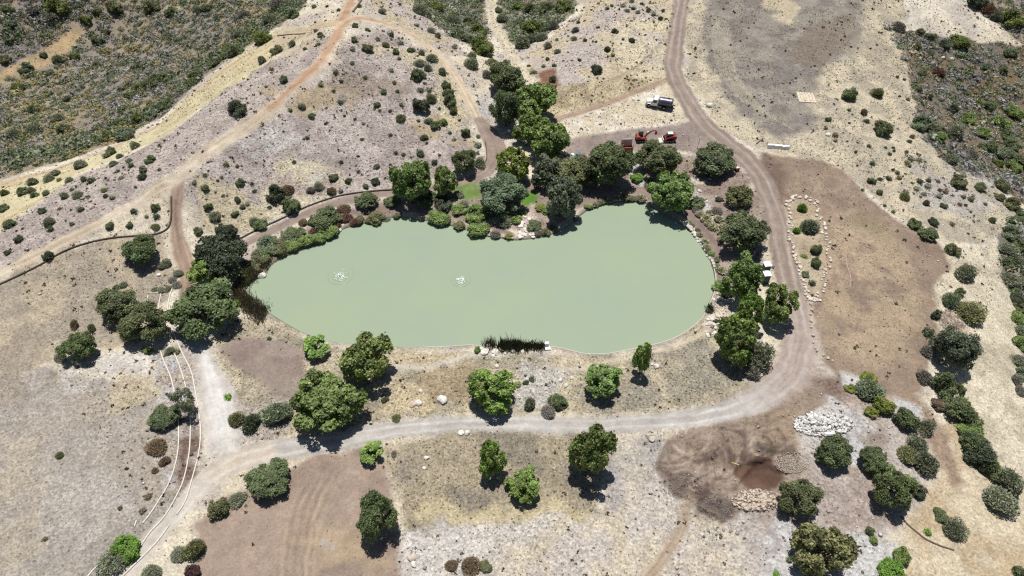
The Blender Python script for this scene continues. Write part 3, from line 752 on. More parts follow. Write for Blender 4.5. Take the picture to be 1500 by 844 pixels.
def ball_mesh(name, seed, leaves, leaf, lump=0.25, zlow=-0.35, spiky=0.0, var=0.3, shell=0.75):
    rng = np.random.default_rng(seed)
    d = rdir(rng, leaves, zlow)
    k = rdir(rng, 9, -0.2); amp = rng.uniform(-1, 1, 9)
    lum = (np.exp(-((1 - d @ k.T) / 0.22)) * amp).sum(1)
    r = (0.85 + lump * lum) * rng.uniform(shell, 1.08, leaves)
    pos = d * r[:, None]
    nrm = d + rng.normal(size=(leaves, 3)) * (0.55 if not spiky else 1.2)
    if spiky:
        nrm = np.cross(d, rng.normal(size=(leaves, 3)))
    V, F = leaf_quads(rng, pos, nrm, leaf * rng.uniform(0.6, 1.35, leaves), 0.6 if not spiky else 0.22)
    v = ((1 + 0.5 * lum * lump) * (1 + rng.normal(size=leaves) * var)).clip(0.35, 1.9); warm = rng.random(leaves)
    c = np.stack([v * (0.9 + 0.25 * warm), v, v * (1.08 - 0.25 * warm)], -1)
    return fast_mesh(name, V, F, np.repeat(c, 4, 0))
def trunk_mesh(name, seed, limbs, low=-1.0):
    rng = random.Random(seed); mb = MB()
    # unit space: the crown's centre at the origin with half height 1; the trunk starts below it
    top = Vector((rng.uniform(-.08, .08), rng.uniform(-.08, .08), -0.35))
    mb.tube([(0, 0, low * 1.9), (0.01, 0.01, low * 1.25), top], [0.085, 0.062, 0.05], 8)
    for i in range(limbs):
        a = 2 * math.pi * (i + rng.uniform(-.3, .3)) / limbs; e = rng.uniform(.35, 1.1)
        p1 = top + Vector((math.cos(a) * .3, math.sin(a) * .3, .22 * e)); p2 = top + Vector((math.cos(a) * .72, math.sin(a) * .72, .62 * e))
        mb.tube([top, p1, p2], [0.042, 0.028, 0.012], 6)
        q = p1 + Vector((math.cos(a + .7) * .3, math.sin(a + .7) * .3, .28)); mb.tube([p1, q], [0.022, 0.008], 5)
    me = mb.mesh(name, True); me.materials.append(M_BARK); return me
def mats(ms, m):
    for x in ms: x.materials.append(m)
    return ms
OAK = mats([crown_mesh("oak_foliage", 10 + i, 74, 15000, 0.046, spread=.70, cr=(.13, .27), lobes=6) for i in range(4)], M_LEAF)
SYC = mats([crown_mesh("broadleaf_foliage", 30 + i, 64, 10500, 0.058, spread=.74, cr=(.12, .25), zmin=-.8, lobes=6, var=.45) for i in range(4)], M_LEAF)
SAP = mats([crown_mesh("sapling_foliage", 50 + i, 24, 2600, 0.085, spread=.66, cr=(.16, .3), zmin=-.8, lobes=4, var=.5) for i in range(3)], M_LEAF)
THIN = mats([crown_mesh("thin_foliage", 60 + i, 24, 3600, 0.05, spread=.68, cr=(.16, .3), zmin=-.5, lobes=5, var=.4) for i in range(2)], M_LEAF)
BALL = mats([crown_mesh("rounded_foliage", 70 + i, 34, 4200, 0.07, spread=.66, cr=(.17, .34), zmin=-.35, lobes=4, var=.4) for i in range(4)], M_LEAF)
SAGE = mats([ball_mesh("twiggy_foliage", 80 + i, 3200, 0.11, lump=.42, spiky=1, shell=.42) for i in range(4)], M_BRUSH)
SMALL = mats([ball_mesh("small_foliage", 90 + i, 420, 0.17, lump=.5, shell=.35) for i in range(4)], M_BRUSH)
TUSS = mats([ball_mesh("tussock_foliage", 100 + i, 620, 0.3, lump=.25, spiky=1, shell=.35, zlow=0) for i in range(3)], M_BRUSH)
TRUNKS = [trunk_mesh("trunk", 5 + i, 5 + i % 2) for i in range(3)]

# foliage base colours
FC = dict(d=(.135, .170, .085), g=(.195, .270, .092), s=(.20, .22, .16), y=(.22, .26, .065), o=(.165, .175, .088), b=(.165, .125, .085),
          r=(.15, .085, .07), p=(.29, .29, .20), k=(.20, .195, .18), v=(.14, .26, .045), n=(.075, .096, .060), t=(.170, .210, .140), m=(.205, .310, .082), u=(.07, .03, .035), l=(.15, .185, .05))
CN = dict(d='dark green', g='green', s='grey-green', y='yellow-green', o='olive', b='brown', r='reddish', p='pale', k='grey', v='bright green', n='blackish green', t='blue-green', m='bright mid-green', u='dark purple', l='lime green')
_count = [0]
def crown_size(px, py, w, h, lift):
    """radius, half height and centre height of a crown that covers w x h photo pixels round (px, py)"""
    hc = 2.0
    for _ in range(8):
        p = P(px, py, hc); s = mpp((p.x, p.y, p.z + hc)); dp = depang((p.x, p.y, p.z + hc))
        r = w / 2 * s; q = (h / 2 * s) ** 2 - (r * math.sin(dp)) ** 2
        rz = math.sqrt(max(q, 0)) / math.cos(dp); rz = min(max(rz, 0.55 * r), 2.3 * r)
        hc = rz * lift
    return P(px, py, hc), r, rz, hc
def tree(name, px, py, w, h, colr, label, kinds, lift=1.35, group=None, tint=1.0, trunk=True):
    lift = 0.72 + (lift - 1.0) * 0.38
    p, r, rz, hc = crown_size(px, py, w, h, lift)
    i = _count[0]; _count[0] += 1
    rz_ = random.uniform(0, 6.28)
    root = tag(empty(name, p - Vector((0, 0, 0.05)), rz_), label, 'tree' if trunk else 'shrub', group)
    c = tuple(x * tint * random.uniform(.94, 1.06) for x in FC[colr])
    link('crown', kinds[i % len(kinds)], None, root, (0, 0, hc), (0, 0, 0), (r * 1.08 * random.uniform(.95, 1.06), r * 1.08 * random.uniform(.92, 1.06), rz * 1.06), c)
    if trunk:
        # the trunk's unit foot reaches 1.9 below the crown's centre; stretch it to stand in the ground
        k = (hc + 0.15) / 1.9
        link('trunk', TRUNKS[i % 3], None, root, (0, 0, hc), (0, 0, 0), (r * .95, r * .95, k))
    return root
ORD = ['', 'nearest', 'second nearest', 'third nearest', 'fourth nearest', 'fifth nearest', 'sixth nearest', 'seventh nearest', 'eighth nearest', 'ninth nearest', 'tenth nearest']

# ---- trees: photo pixel of the crown's middle, its width and height there
T = lambda kind, px, py, w, h, c, label, **k: tree({'O': 'oak_tree', 'S': 'broadleaf_tree', 'A': 'sapling', 'H': 'thin_tree'}[kind], px, py, w, h, c, label,
                                                 {'O': OAK, 'S': SYC, 'A': SAP, 'H': THIN}[kind], **k)
T('O', 208, 367, 48, 44, 'd', "round dark oak standing alone just below the dark fabric roll")
T('O', 174, 446, 62, 54, 'd', "dark oak touching a second oak, the outer of the pair beside the pale edging rolls")
T('O', 215, 474, 62, 58, 'd', "dark oak touching a second oak, the one overhanging the pale edging rolls")
T('O', 115, 510, 46, 44, 'd', "small round oak standing alone on grey stony ground, farthest out in the dry field")
T('O', 241, 612, 42, 30, 'd', "low dark oak beside a thin grey-green tree at the pale edging rolls")
T('H', 270, 590, 38, 46, 's', "thin see-through grey-green tree rising between the pale edging rolls", lift=1.5)
T('O', 323, 378, 74, 68, 'n', "large blackish oak at the pond's pointed end, uphill of the biggest oak", lift=1.2)
T('S', 300, 394, 46, 38, 'm', "small bright green tree squeezed between the two largest dark oaks", lift=3.6)
T('O', 297, 451, 92, 78, 'd', "biggest dark oak, spreading over the start of the white gravel road", lift=1.25)
T('O', 332, 340, 30, 28, 'n', "small dark oak at the lower end of the brown shore trail")
T('S', 602, 264, 60, 68, 'g', "tall green tree on the far shore throwing its shadow onto the pond", lift=1.6)
T('S', 651, 266, 34, 42, 'g', "slim green tree beside the tall shore tree, near the small lawn", lift=1.8)
T('O', 680, 236, 34, 38, 'd', "round dark oak on the bend of the trail above the small lawn", lift=1.3)
T('O', 743, 116, 58, 52, 'd', "topmost dark tree of the grove, at the foot of the pale stream bed", lift=1.4)
T('O', 741, 162, 46, 54, 'd', "dark tree of the grove over two white sacks, beside the trail's end", lift=1.5)
T('S', 784, 150, 64, 58, 'g', "green tree of the grove next to the bare reddish soil patch", lift=1.5)
T('S', 776, 186, 50, 46, 'g', "middle green tree of the grove, hemmed in by others", lift=1.5, tint=.85)
T('S', 803, 210, 64, 62, 'g', "broad green tree of the grove at the end of the brown yard", lift=1.6)
T('S', 751, 242, 48, 52, 'y', "yellow-green tree in the grove, the only one of that colour", lift=1.5)
T('O', 735, 286, 64, 56, 't', "broad grey-green oak beside the bright green grass patch above the rock cascade", lift=1.35)
T('S', 800, 252, 50, 46, 't', "dark blue-green tree in the heart of the grove", lift=1.6, tint=.85)
T('O', 838, 250, 72, 48, 'o', "olive-leaved oak behind the blue-green shore tree, below the blue barrel", lift=1.3)
T('S', 822, 290, 54, 66, 't', "pale blue-green tree on the far shore shading the pond right of the cascade", lift=1.6, tint=1.2)
T('O', 892, 243, 66, 68, 'd', "tall dark oak beside the rust red bin", lift=1.4)
T('O', 966, 231, 60, 52, 'd', "dark oak directly below the red excavator and loader", lift=1.6)
T('O', 1048, 236, 62, 48, 'd', "wide dark oak beside the red tank at the road's bend", lift=1.2)
T('S', 987, 282, 64, 64, 'g', "green tree on the far shore with a deep shadow across the pond edge", lift=1.5, tint=1.15)
T('O', 1089, 342, 64, 60, 'd', "broad dark oak between the road and the shore path", lift=1.25)
T('S', 1086, 408, 54, 66, 'g', "green tree pressed against the two portable toilets", lift=1.5)
T('S', 1140, 446, 52, 56, 'g', "open-crowned tree leaning out over the brown road", lift=1.9)
T('S', 1096, 458, 42, 60, 'm', "brightest green tree of the clump below the portable toilets", lift=1.5)
T('S', 1077, 500, 62, 76, 'g', "big dusty green tree at the pond end of the clump", lift=1.35, tint=.85)
T('A', 462, 508, 46, 36, 'm', "sparse young tree hanging over the near shore by the bare brown patch", lift=1.9)
T('S', 540, 528, 68, 72, 'g', "twin-topped green tree on the near shore", lift=1.25)
T('S', 480, 586, 98, 92, 'g', "largest tree by the lower road, wide olive green crown", lift=1.3, tint=1.05)
T('S', 720, 572, 68, 66, 'm', "dense rounded green tree throwing its shadow onto the lower road", lift=1.4)
T('S', 887, 558, 58, 54, 'g', "green tree in the meadow between the pond and the road's far half", lift=1.7, tint=1.05)
T('A', 941, 527, 32, 58, 'm', "slender young tree beside the footpath along the near shore", lift=1.7)
T('A', 545, 662, 40, 32, 'm', "small sapling at the corner of the bare brown pad", lift=2.1)
T('S', 720, 674, 40, 50, 'm', "upright young tree below the lower road, smaller of the two in mid meadow", lift=1.5)
T('S', 770, 708, 54, 52, 'm', "bushy bright green tree near the meadow's pale edge", lift=1.3)
T('S', 868, 665, 60, 76, 'g', "tall dark green tree at the lower road with a pointed top", lift=1.4, tint=.8)
T('O', 553, 756, 60, 66, 'd', "dark oak on the edge between bare brown pad and pale stones", lift=1.25)
T('O', 394, 703, 62, 52, 'd', "round oak at the top of the bare brown pad beside the gravel road", lift=1.2)
T('O', 1171, 727, 58, 58, 'd', "dark round oak next to the tan rock pile", lift=1.3)
T('O', 1223, 664, 48, 48, 'd', "dark oak directly below the white rubble pile", lift=1.25)
T('O', 1276, 672, 40, 38, 'd', "small round oak right of the one below the white rubble pile", lift=1.2)
T('S', 1203, 808, 78, 84, 'o', "big olive rounded tree at the picture's bottom edge", lift=1.1, tint=1.3)
T('O', 1308, 716, 56, 62, 'd', "large oak in the lower stony corner with a yellow-green bush at its side", lift=1.2)
T('O', 1400, 510, 54, 64, 't', "spreading grey-green oak at the lower corner of the brown pad", lift=1.2, tint=.85)

# ---- larger shrubs that stand out one by one
def shrub(px, py, w, h, c, label, kinds, group=None, name='shrub', lift=0.55, tint=1.0):
    p, r, rz, hc = crown_size(px, py, w, h, lift)
    i = _count[0]; _count[0] += 1
    rz = min(rz, 1.05 * r)
    o = link(name, kinds[i % len(kinds)], None, None, (p.x, p.y, p.z + rz * lift * .75), random.uniform(0, 6.28), (r * random.uniform(1.0, 1.22), r * random.uniform(1.0, 1.22), rz * random.uniform(.95, 1.15)), tuple(x * tint for x in FC[c]))
    return tag(o, label, 'shrub', group)
S = lambda px, py, w, h, c, label, k='B', **q: shrub(px, py, w, h, c, label, {'B': BALL, 'G': SAGE, 'M': SMALL}[k], **q)
S(536, 293, 32, 28, 'd', "round dark shrub between the shore trail and the mulched shore path")
S(403, 284, 26, 25, 'n', "very dark round shrub on the white stones, upper of two by the shore trail")
S(427, 300, 27, 24, 'd', "dark round shrub on the white stones, lower of two by the shore trail")
S(475, 319, 44, 22, 'd', "low wide dark green shrub on the bank above the shore rocks")
S(1082, 288, 40, 40, 'o', "round olive shrub beside the main road below the red tank")
S(817, 588, 28, 26, 'd', "neat round dark shrub in the stony gap of the meadow by the lower road")
S(776, 592, 20, 20, 's', "pale twiggy shrub in the stony gap of the meadow", 'G')
S(804, 604, 22, 16, 'k', "low grey shrub beside the neat dark one at the lower road's edge", 'G')
S(407, 606, 38, 36, 't', "big bluish round shrub between the brown patch and the gravel junction", 'G')
S(345, 614, 20, 22, 'o', "olive shrub at the verge of the white gravel road", 'G')
S(368, 620, 28, 26, 'n', "low dark shrub next to the olive one by the white gravel road", 'G')
S(335, 582, 11, 9, 'v', "small bright green tuft of a shrub beside the white gravel road", 'M')
S(320, 744, 29, 30, 'o', "round olive green shrub at the gravel road's inner bend", 'B')
S(347, 731, 24, 14, 's', "low grey-green shrub trailing along the bare pad's upper corner", 'G')
S(185, 801, 42, 34, 'v', "bright lime green rounded shrub beside the pale edging rolls")
S(165, 822, 40, 26, 's', "flat grey-green shrub tucked against the lime green one", 'G')
S(283, 800, 30, 44, 'o', "olive brown scrubby shrub between gravel road and bare pad", 'G')
S(262, 812, 24, 20, 's', "grey-green shrub beside the gravel road near two pale stones", 'G')
S(282, 836, 24, 22, 'u', "dark purple leaved shrub at the bottom of the bare pad")
S(222, 838, 26, 18, 's', "grey-green shrub at the picture's bottom by the gravel road", 'G')
S(1113, 518, 40, 52, 's', "tall soft grey-green shrub at the road side of the green clump", 'G', tint=.8)
S(1104, 547, 20, 20, 'k', "small grey shrub at the foot of the green clump", 'G')
S(1274, 572, 40, 28, 't', "bluish grey rounded shrub among yellow-green ones above the rubble", 'G')
S(1295, 592, 28, 38, 'y', "tall yellow-green shrub beside the bluish grey one")
S(1276, 604, 20, 18, 'y', "low yellow-green shrub under the bluish grey one")
S(1273, 553, 22, 16, 'y', "yellow-green shrub on the upper side of the bluish grey one")
S(1247, 570, 15, 12, 'y', "smallest yellow-green shrub, at the white gravel patch")
S(1328, 613, 36, 44, 'd', "dark upright shrub beside the narrow dirt track below the pad")
S(1358, 626, 22, 22, 's', "grey-green shrub next to the dark upright one at the dirt track", 'G')
S(1385, 562, 36, 44, 'd', "dark shrub in the chain along the pad's lower corner, first below the spreading oak")
S(1411, 566, 16, 28, 'd', "narrow dark shrub standing out on the straw side of the chain")
S(1378, 594, 26, 20, 'b', "orange-brown dry shrub in the chain of dark shrubs")
S(1402, 596, 44, 40, 'd', "dark shrub of the chain beside the orange-brown one")
S(1420, 612, 36, 34, 'd', "dark shrub of the chain below the straw slope's bare strip", tint=1.1)
S(1418, 630, 34, 28, 'g', "mid-green shrub of the chain, touching the one below the bare strip")
S(1436, 660, 48, 46, 'n', "blackish large shrub of the chain above the bottom right slope")
S(1424, 648, 34, 34, 'd', "dark shrub of the chain overlapping the blackish one")
S(1452, 684, 30, 34, 'd', "dark shrub at the lower end of the chain")
S(1478, 706, 40, 40, 's', "big grey-green shrub at the picture's right edge", 'G')
S(1463, 734, 42, 36, 's', "grey-green shrub below the big one at the right edge", 'G')
S(1451, 728, 12, 12, 'n', "small dark shrub against the grey-green pair at the right edge", 'M')
S(1322, 705, 30, 28, 'y', "yellow-green shrub growing against the large lower oak")
S(1296, 692, 28, 30, 'g', "green shrub on the uphill side of the large lower oak")
S(1332, 668, 32, 26, 'o', "olive shrub between small oak and track, in the lower stony corner", 'G')
S(1346, 652, 26, 30, 's', "grey-green shrub above the olive one in the lower stony corner", 'G')
S(1360, 676, 34, 44, 's', "tall grey-green shrub by the narrow dirt track's end", 'G', tint=.8)
S(1350, 718, 22, 40, 'n', "dark leaning shrub below the tall grey-green one")
S(1380, 755, 22, 18, 'd', "dark shrub on straw beside a spiky grey-green one")
S(1399, 774, 28, 32, 's', "spiky grey-green shrub alone on the bottom straw slope", 'G')
S(1360, 780, 11, 10, 'v', "tiny bright green shrub on the bottom straw slope", 'M')
S(1320, 815, 26, 26, 'g', "green shrub above the bright one at the bottom edge")
S(1304, 836, 42, 28, 'v', "bright green shrub at the bottom edge of the stony corner")
S(1275, 778, 13, 14, 'd', "small dark shrub, upper of two stacked beside the olive tree")
S(1280, 791, 13, 12, 'g', "small green shrub, lower of two stacked beside the olive tree")
S(1245, 800, 14, 28, 'k', "grey withered shrub at the olive tree's shoulder", 'G')
S(1156, 821, 8, 8, 'd', "small dark shrub on white stones left of the olive tree", 'M')
S(1137, 841, 10, 8, 'v', "tiny bright green shrub at the bottom edge", 'M')
S(1495, 838, 18, 18, 'd', "dark shrub cut by the bottom right corner")
S(1339, 329, 19, 16, 'd', "dark shrub at the pad's upper edge, first of the row")
S(1367, 325, 15, 13, 'n', "small dark shrub just outside the pad's edge row")
S(1360, 342, 28, 23, 'd', "wide green shrub second in the row along the pad's edge")
S(1396, 366, 22, 19, 'o', "olive shrub at the corner of the pad's edge")
S(1415, 400, 30, 28, 's', "grey-green shrub below the corner of the pad's edge", 'G')
S(1395, 440, 22, 27, 't', "bluish shrub beside the brush pile's upper end", 'G')
S(1407, 427, 14, 20, 'd', "narrow dark shrub above the bluish one at the brush pile")
S(1420, 458, 42, 32, 'o', "wide olive shrub on the straw side of the brush pile", 'G')
S(1373, 461, 14, 16, 'n', "small dark shrub on the pad side of the brush pile")
S(1361, 486, 16, 14, 'n', "small dark shrub on the pad with a rusty top", 'M')
S(1359, 515, 18, 16, 'k', "small bluish grey shrub alone on the pad", 'G')
S(1356, 551, 19, 24, 'k', "dusty grey shrub at the pad's lower edge", 'G')
S(1244, 139, 24, 22, 'd', "twin-lobed dark shrub on the upper straw field", 'B')
S(1296, 187, 27, 31, 'd', "largest dark shrub on the upper straw field", 'B')
S(1286, 137, 17, 17, 'o', "spiky olive shrub on the upper straw field", 'G')
S(1186, 331, 22, 26, 't', "bluish green shrub in the stone-ringed bed", 'G', tint=.8)
S(1195, 365, 17, 19, 'd', "dark shrub in the stone-ringed bed, upper of two touching")
S(1195, 384, 17, 20, 'd', "dark shrub in the stone-ringed bed, lower of two touching", tint=1.15)
S(1180, 402, 12, 9, 't', "small bluish mound shrub near the foot of the stone-ringed bed")
S(1190, 415, 10, 9, 'n', "smallest dark shrub at the foot of the stone-ringed bed", 'M')
S(1176, 303, 15, 22, 'v', "bright green herb clump at the head of the stone-ringed bed", 'G')
S(1167, 337, 10, 14, 'v', "smaller bright green herb clump in the stone-ringed bed", 'G')
S(1178, 375, 9, 7, 'g', "low green shrub in the middle of the stone-ringed bed", 'M')
S(347, 159, 28, 24, 'n', "largest dark round shrub beside the ridge trail")
S(616, 153, 24, 24, 'n', "largest dark round shrub on the rocky slope above the pond")
S(653, 126, 16, 16, 'd', "dark shrub, top of a vertical row of three on the rocky slope")
S(657, 136, 16, 16, 'd', "dark shrub, middle of a vertical row of three on the rocky slope")
S(659, 148, 18, 18, 'd', "dark shrub, bottom of a vertical row of three on the rocky slope")
S(681, 193, 14, 18, 'd', "upright dark green shrub near the end of the curving trail")
S(875, 101, 15, 15, 'n', "largest dark shrub on the slope above the water truck")
# ------------------------------------------------------------------ shrubs scattered on the slopes; each an object, told apart by what it stands near
MARKS = [("the trail fork on the hilltop", 497, 38), ("the orange bend of the ridge trail", 455, 112), ("the top of the ridge trail", 520, -5), ("the largest shrub by the ridge trail", 347, 159),
 ("the brown trail's upper end", 264, 258), ("the pale boulder by the ridge trail", 135, 303), ("the dark fabric roll's middle", 150, 350), ("the yellow grass strip's middle", 100, 250), ("the yellow grass strip's lower end", 20, 300),
 ("the curving trail's end", 722, 205), ("the largest shrub on the rocky slope", 616, 153), ("the vertical row of three shrubs", 657, 136), ("the middle of the curving trail", 640, 82), ("the very dark shrub on white stones", 403, 284),
 ("the tall shore tree", 602, 264), ("the rocky slope's middle", 540, 200), ("the rocky slope's upper left shoulder", 420, 180), ("the brown trail's lower end", 272, 400), ("the pale stream bed", 735, 60), ("the largest shrub above the water truck", 875, 101),
 ("the main road's top end", 985, 20), ("the bare reddish soil patch", 800, 112), ("the tan square mat", 1181, 143), ("the largest shrub of the upper straw field", 1296, 187), ("the first shrub of the pad's edge row", 1339, 329),
 ("the grey stony hollow right of the pad", 1400, 290), ("the white barriers", 1138, 216), ("the right hand brush", 1430, 230), ("the lone oak below the dark roll", 208, 367), ("the lone field oak", 115, 510), ("the dark shrub row on the yellow strip", 185, 222)]
_used = {}
def scatter(ox, oy, text, k=0.25):
    for e in text.split(';'):
        e = e.split()
        if len(e) < 3: continue
        x, y, w = float(e[0]), float(e[1]), float(e[2]); c = e[3] if len(e) > 3 else None
        if c is None:
            q = (int(x) * 7 + int(y) * 13) % 10
            c = ('n' if q < 6 else 'd' if q < 8 else 'b') if w < 28 else ('d' if q < 4 else 's' if q < 7 else 'o')
        PEND.append((ox + x * k, oy + y * k, w * k, c))
PEND = []
scatter(375, 0, "340 40 28;415 36 26;483 58 24;604 34 32;736 68 46 s;842 26 20;375 205 40;347 180 26;212 257 44 s;120 293 60 o;34 355 60 s;368 258 20;286 286 22;160 468 58 d;92 405 26;580 150 38;650 172 24;577 232 42 d;714 228 36 s;795 203 36 n;563 288 34 s;650 284 62 o;760 265 40 o;822 303 48 d;850 250 32 s;908 293 44 d;972 310 38 s;940 147 36 s;1025 180 44 s;1065 210 46 s;1163 275 36 s;1268 328 52 s;1266 378 84 s;1376 365 66 o;1025 340 64 s;955 372 52 s;1005 398 44 s;1090 420 62 s;950 438 84 d;562 368 32 s;466 420 32;378 497 30;640 453 28;500 475 24;795 410 28;840 345 24;458 533 24;495 596 32;268 622 40 s;326 677 40;203 647 22;406 724 24;708 615 44 d;748 537 40 t;810 483 24;830 535 26;850 612 24;965 525 36 k;988 486 28;1014 526 30 s;1156 655 46 o;1025 578 58 o;846 690 52 o;1010 710 46 s;1050 735 60 d;1095 715 52 g;1192 703 24;986 806 46 o;790 790 24;300 808 24;622 815 22;160 770 18;36 733 16;1300 797 34 s;1162 815 24 s;1138 778 20;1075 636 24;953 710 20;518 678 20;580 697 18;628 724 20;786 650 20;1355 440 56 k")
scatter(750, 0, "505 160 22;604 182 38 n;372 177 46 k;363 227 36;428 236 26;264 232 28;212 270 46 s;268 300 38;208 345 26;95 384 24;130 422 34 o;185 387 24;236 465 44 n;395 350 26;560 288 40 n;592 324 26;703 235 38 n;870 105 34 n;830 85 30;738 70 28;800 60 34 d;650 33 30 s;560 50 24;585 33 22;675 62 30;710 50 24;760 20 24;493 244 20;652 230 18;592 255 16;390 130 24;885 60 20;705 5 30;245 382 24")
scatter(1125, 0, "476 645 22;562 658 44 b;578 710 34 n;475 720 18;355 700 38 d;395 790 34 b;340 752 24;760 450 26 b;798 464 24 n;820 582 24 b;845 800 30 b;830 828 24;396 825 22")
scatter(0, 211, "790 10 54 s;648 45 60 d;626 68 40 s;700 73 40 s;664 115 50 s;465 125 70 s;756 98 40 d;768 128 36 n;878 90 58 d;840 150 50 d;832 190 48 n;932 150 20;325 172 50 s;285 203 58 s;345 210 30 d;405 213 42 s;490 208 44 s;535 213 44 d;190 222 60 s;130 280 60 d;182 272 50 s;202 298 42 d;268 290 40 s;25 287 50 o;20 375 54 d;376 305 46 s;456 300 54 s;420 268 26;516 308 32 s;612 268 36;617 303 36 n;655 318 30;710 198 30;692 160 22;245 395 50 n;475 382 36 n;347 380 22;283 460 62 s;296 500 36 n;55 468 70 d;132 495 24;110 558 60 n;45 635 40 n;280 655 62 n;422 470 24;780 392 36 n;638 480 52 d;760 475 46 d;908 370 52 d;917 422 34 n;858 424 24 s;910 483 46 o;795 252 18;1200 180 28;1200 255 48 d;1275 213 20;1300 193 18;1405 222 50 d;1475 230 22;1306 302 22;1390 325 42 s;1448 348 30 s;1420 370 34 n;1372 410 44 d;1215 367 54 d;1255 420 62 s;1162 508 50 d;1284 450 20;1490 275 24;1138 226 26 s;1325 118 34;1388 130 24;975 700 60 s;945 720 40 s;720 825 40 s;1490 455 50 s")
scatter(375, 211, "500 104 32 n;452 198 56 d;365 248 54 s;497 277 30 k;602 160 22 n;708 130 38 k;863 60 24 n;223 104 26 n;640 248 38 d;1046 105 38 n;1075 65 20;1300 52 30 k;1305 8 36 s;820 50 24 n;965 55 44 s;1310 110 66 s;80 370 30 n;190 265 60 b;320 270 50 k;440 275 50 b;540 215 40 n;700 220 50 n")
scatter(1125, 211, "605 213 48 d;705 200 34 n;655 205 26 n;655 282 38 d;803 310 58 o;928 345 40 b;1028 362 40 d;733 150 26;760 168 26 n;770 200 30 b;845 228 20 b;890 218 36 n;942 214 32 n;998 218 24 b;870 260 34 s;936 245 36 k;1006 268 28 b;1040 280 28 b;1000 308 36 k;915 292 32 k;1124 355 26 b;1158 357 26 r;1190 325 36 o;1145 308 36 k;1188 398 16;1275 352 24 b;1315 445 48 o;1080 468 30 o;733 395 24 d;685 360 22 n;612 113 30 n;523 125 18;553 268 20;835 85 32 s;885 92 36 s;815 108 28;830 130 22;740 40 20;715 60 24;735 20 22;690 20 18;515 45 18;812 45 22;590 10 24;920 103 18;805 280 34 k")
scatter(0, 422, "435 213 54 b;536 233 50 o;350 405 60 k;865 365 54 g;995 368 60 s;1040 375 36 o;1340 90 40 g")
scatter(0, 633, "920 85 110 b;965 170 66 b;350 135 44 o;870 378 34 b;830 465 36 b;700 445 34 b;262 627 30 b;905 225 40 b")
scatter(375, 422, "755 655 42 n;77 297 32 n;1295 362 44 g;1465 375 24 g;820 760 50 o")
scatter(375, 633, "808 127 42 k;1145 785 74 b;1260 780 100 b;1340 790 84 o")
scatter(750, 422, "30 565 36 g;115 535 34 n;1155 270 22 n")
# the planting round the pond
SHORE = []
def shore(ox, oy, text):
    for e in text.split(';'):
        e = e.split(); SHORE.append((ox + float(e[0]) / 4, oy + float(e[1]) / 4, float(e[2]) / 4, e[3]))
shore(375, 211, "70 575 120 t;40 640 100 g;130 615 110 o;215 590 100 g;285 565 100 g;350 550 90 g;430 505 110 g;200 525 110 d;350 450 90 d;430 425 90 d;530 430 70 r;585 455 66 r;610 440 60 o;705 430 100 o;825 420 54 o;1065 435 130 g;1100 450 80 g;1190 475 70 o;1300 505 130 g;1405 530 60 k;1480 540 44 y;520 375 66 b;800 335 90 d;975 330 120 d;1100 345 116 n;1190 385 96 g;1290 405 140 g;1450 450 96 s;1440 400 100 g;275 460 54 b;345 505 54 r;255 520 80 d;480 470 50 r;665 445 50 o;1030 300 60 d;760 440 46 s;650 400 40 k;170 560 70 s;480 395 44 r;1120 300 70 s;1185 290 60 s;1220 355 60 k")
shore(750, 211, "130 475 84 d;195 515 56 o;155 520 50 k;245 490 54 o;165 370 66 y;205 385 70 g;735 200 76 v;810 212 44 v;800 240 54 p;815 265 50 p;665 315 62 o;610 315 40 p;570 330 44 p;530 335 40 p;490 355 44 p;440 365 40 g;755 315 64 p;700 320 50 s;1090 345 96 d;1212 325 46 n;1200 395 64 k;1100 410 54 p;1140 435 62 p;1180 485 62 p;1210 440 54 p;1230 520 54 p;1225 555 46 p;1080 385 50 k;1055 475 34 k;1035 458 34 g;1100 530 42 p;1130 570 42 p;1140 600 42 p;1170 640 44 g;1195 680 44 o;1225 740 60 p;1160 400 44 p;1150 460 50 p;20 440 84 g;60 400 50 g;370 440 30 s;1240 480 50 p;1260 450 46 p;1090 505 36 k;1205 720 40 s;510 345 36 s;550 322 36 s;460 370 34 o;100 500 40 k;880 290 40 p;1300 150 20 b;1150 620 36 s;1050 345 44 g")
shore(270, 320, "445 35 92 d")
shore(1030, 400, "0 0 8 g")
SHORE.pop()
for x, y, w, c in [(362,388,26,'d'),(380,372,26,'s'),(394,364,26,'t'),(405,360,26,'o'),(361,405,22,'g'),(352,396,18,'o'),(385,380,24,'o'),(373,395,22,'o'),(347,444,16,'v'),(1050,420,14,'g'),(1052,413,10,'g'),(1039,455,10,'n'),(1118,412,10,'s'),(1048,470,8,'n'),(260,401,15,'s'),(252,410,11,'k'),(258,417,13,'k'),(246,423,12,'s'),(236,425,11,'s'),(226,424,9,'s'),(1060,433,10,'d'),(770,560,9,'n'),(1075,548,8,'k'),(413,366,20,'g'),(421,350,22,'s'),(436,345,24,'d'),(470,338,18,'b'),(480,331,16,'r')]:
    SHORE.append((x, y, w, c))

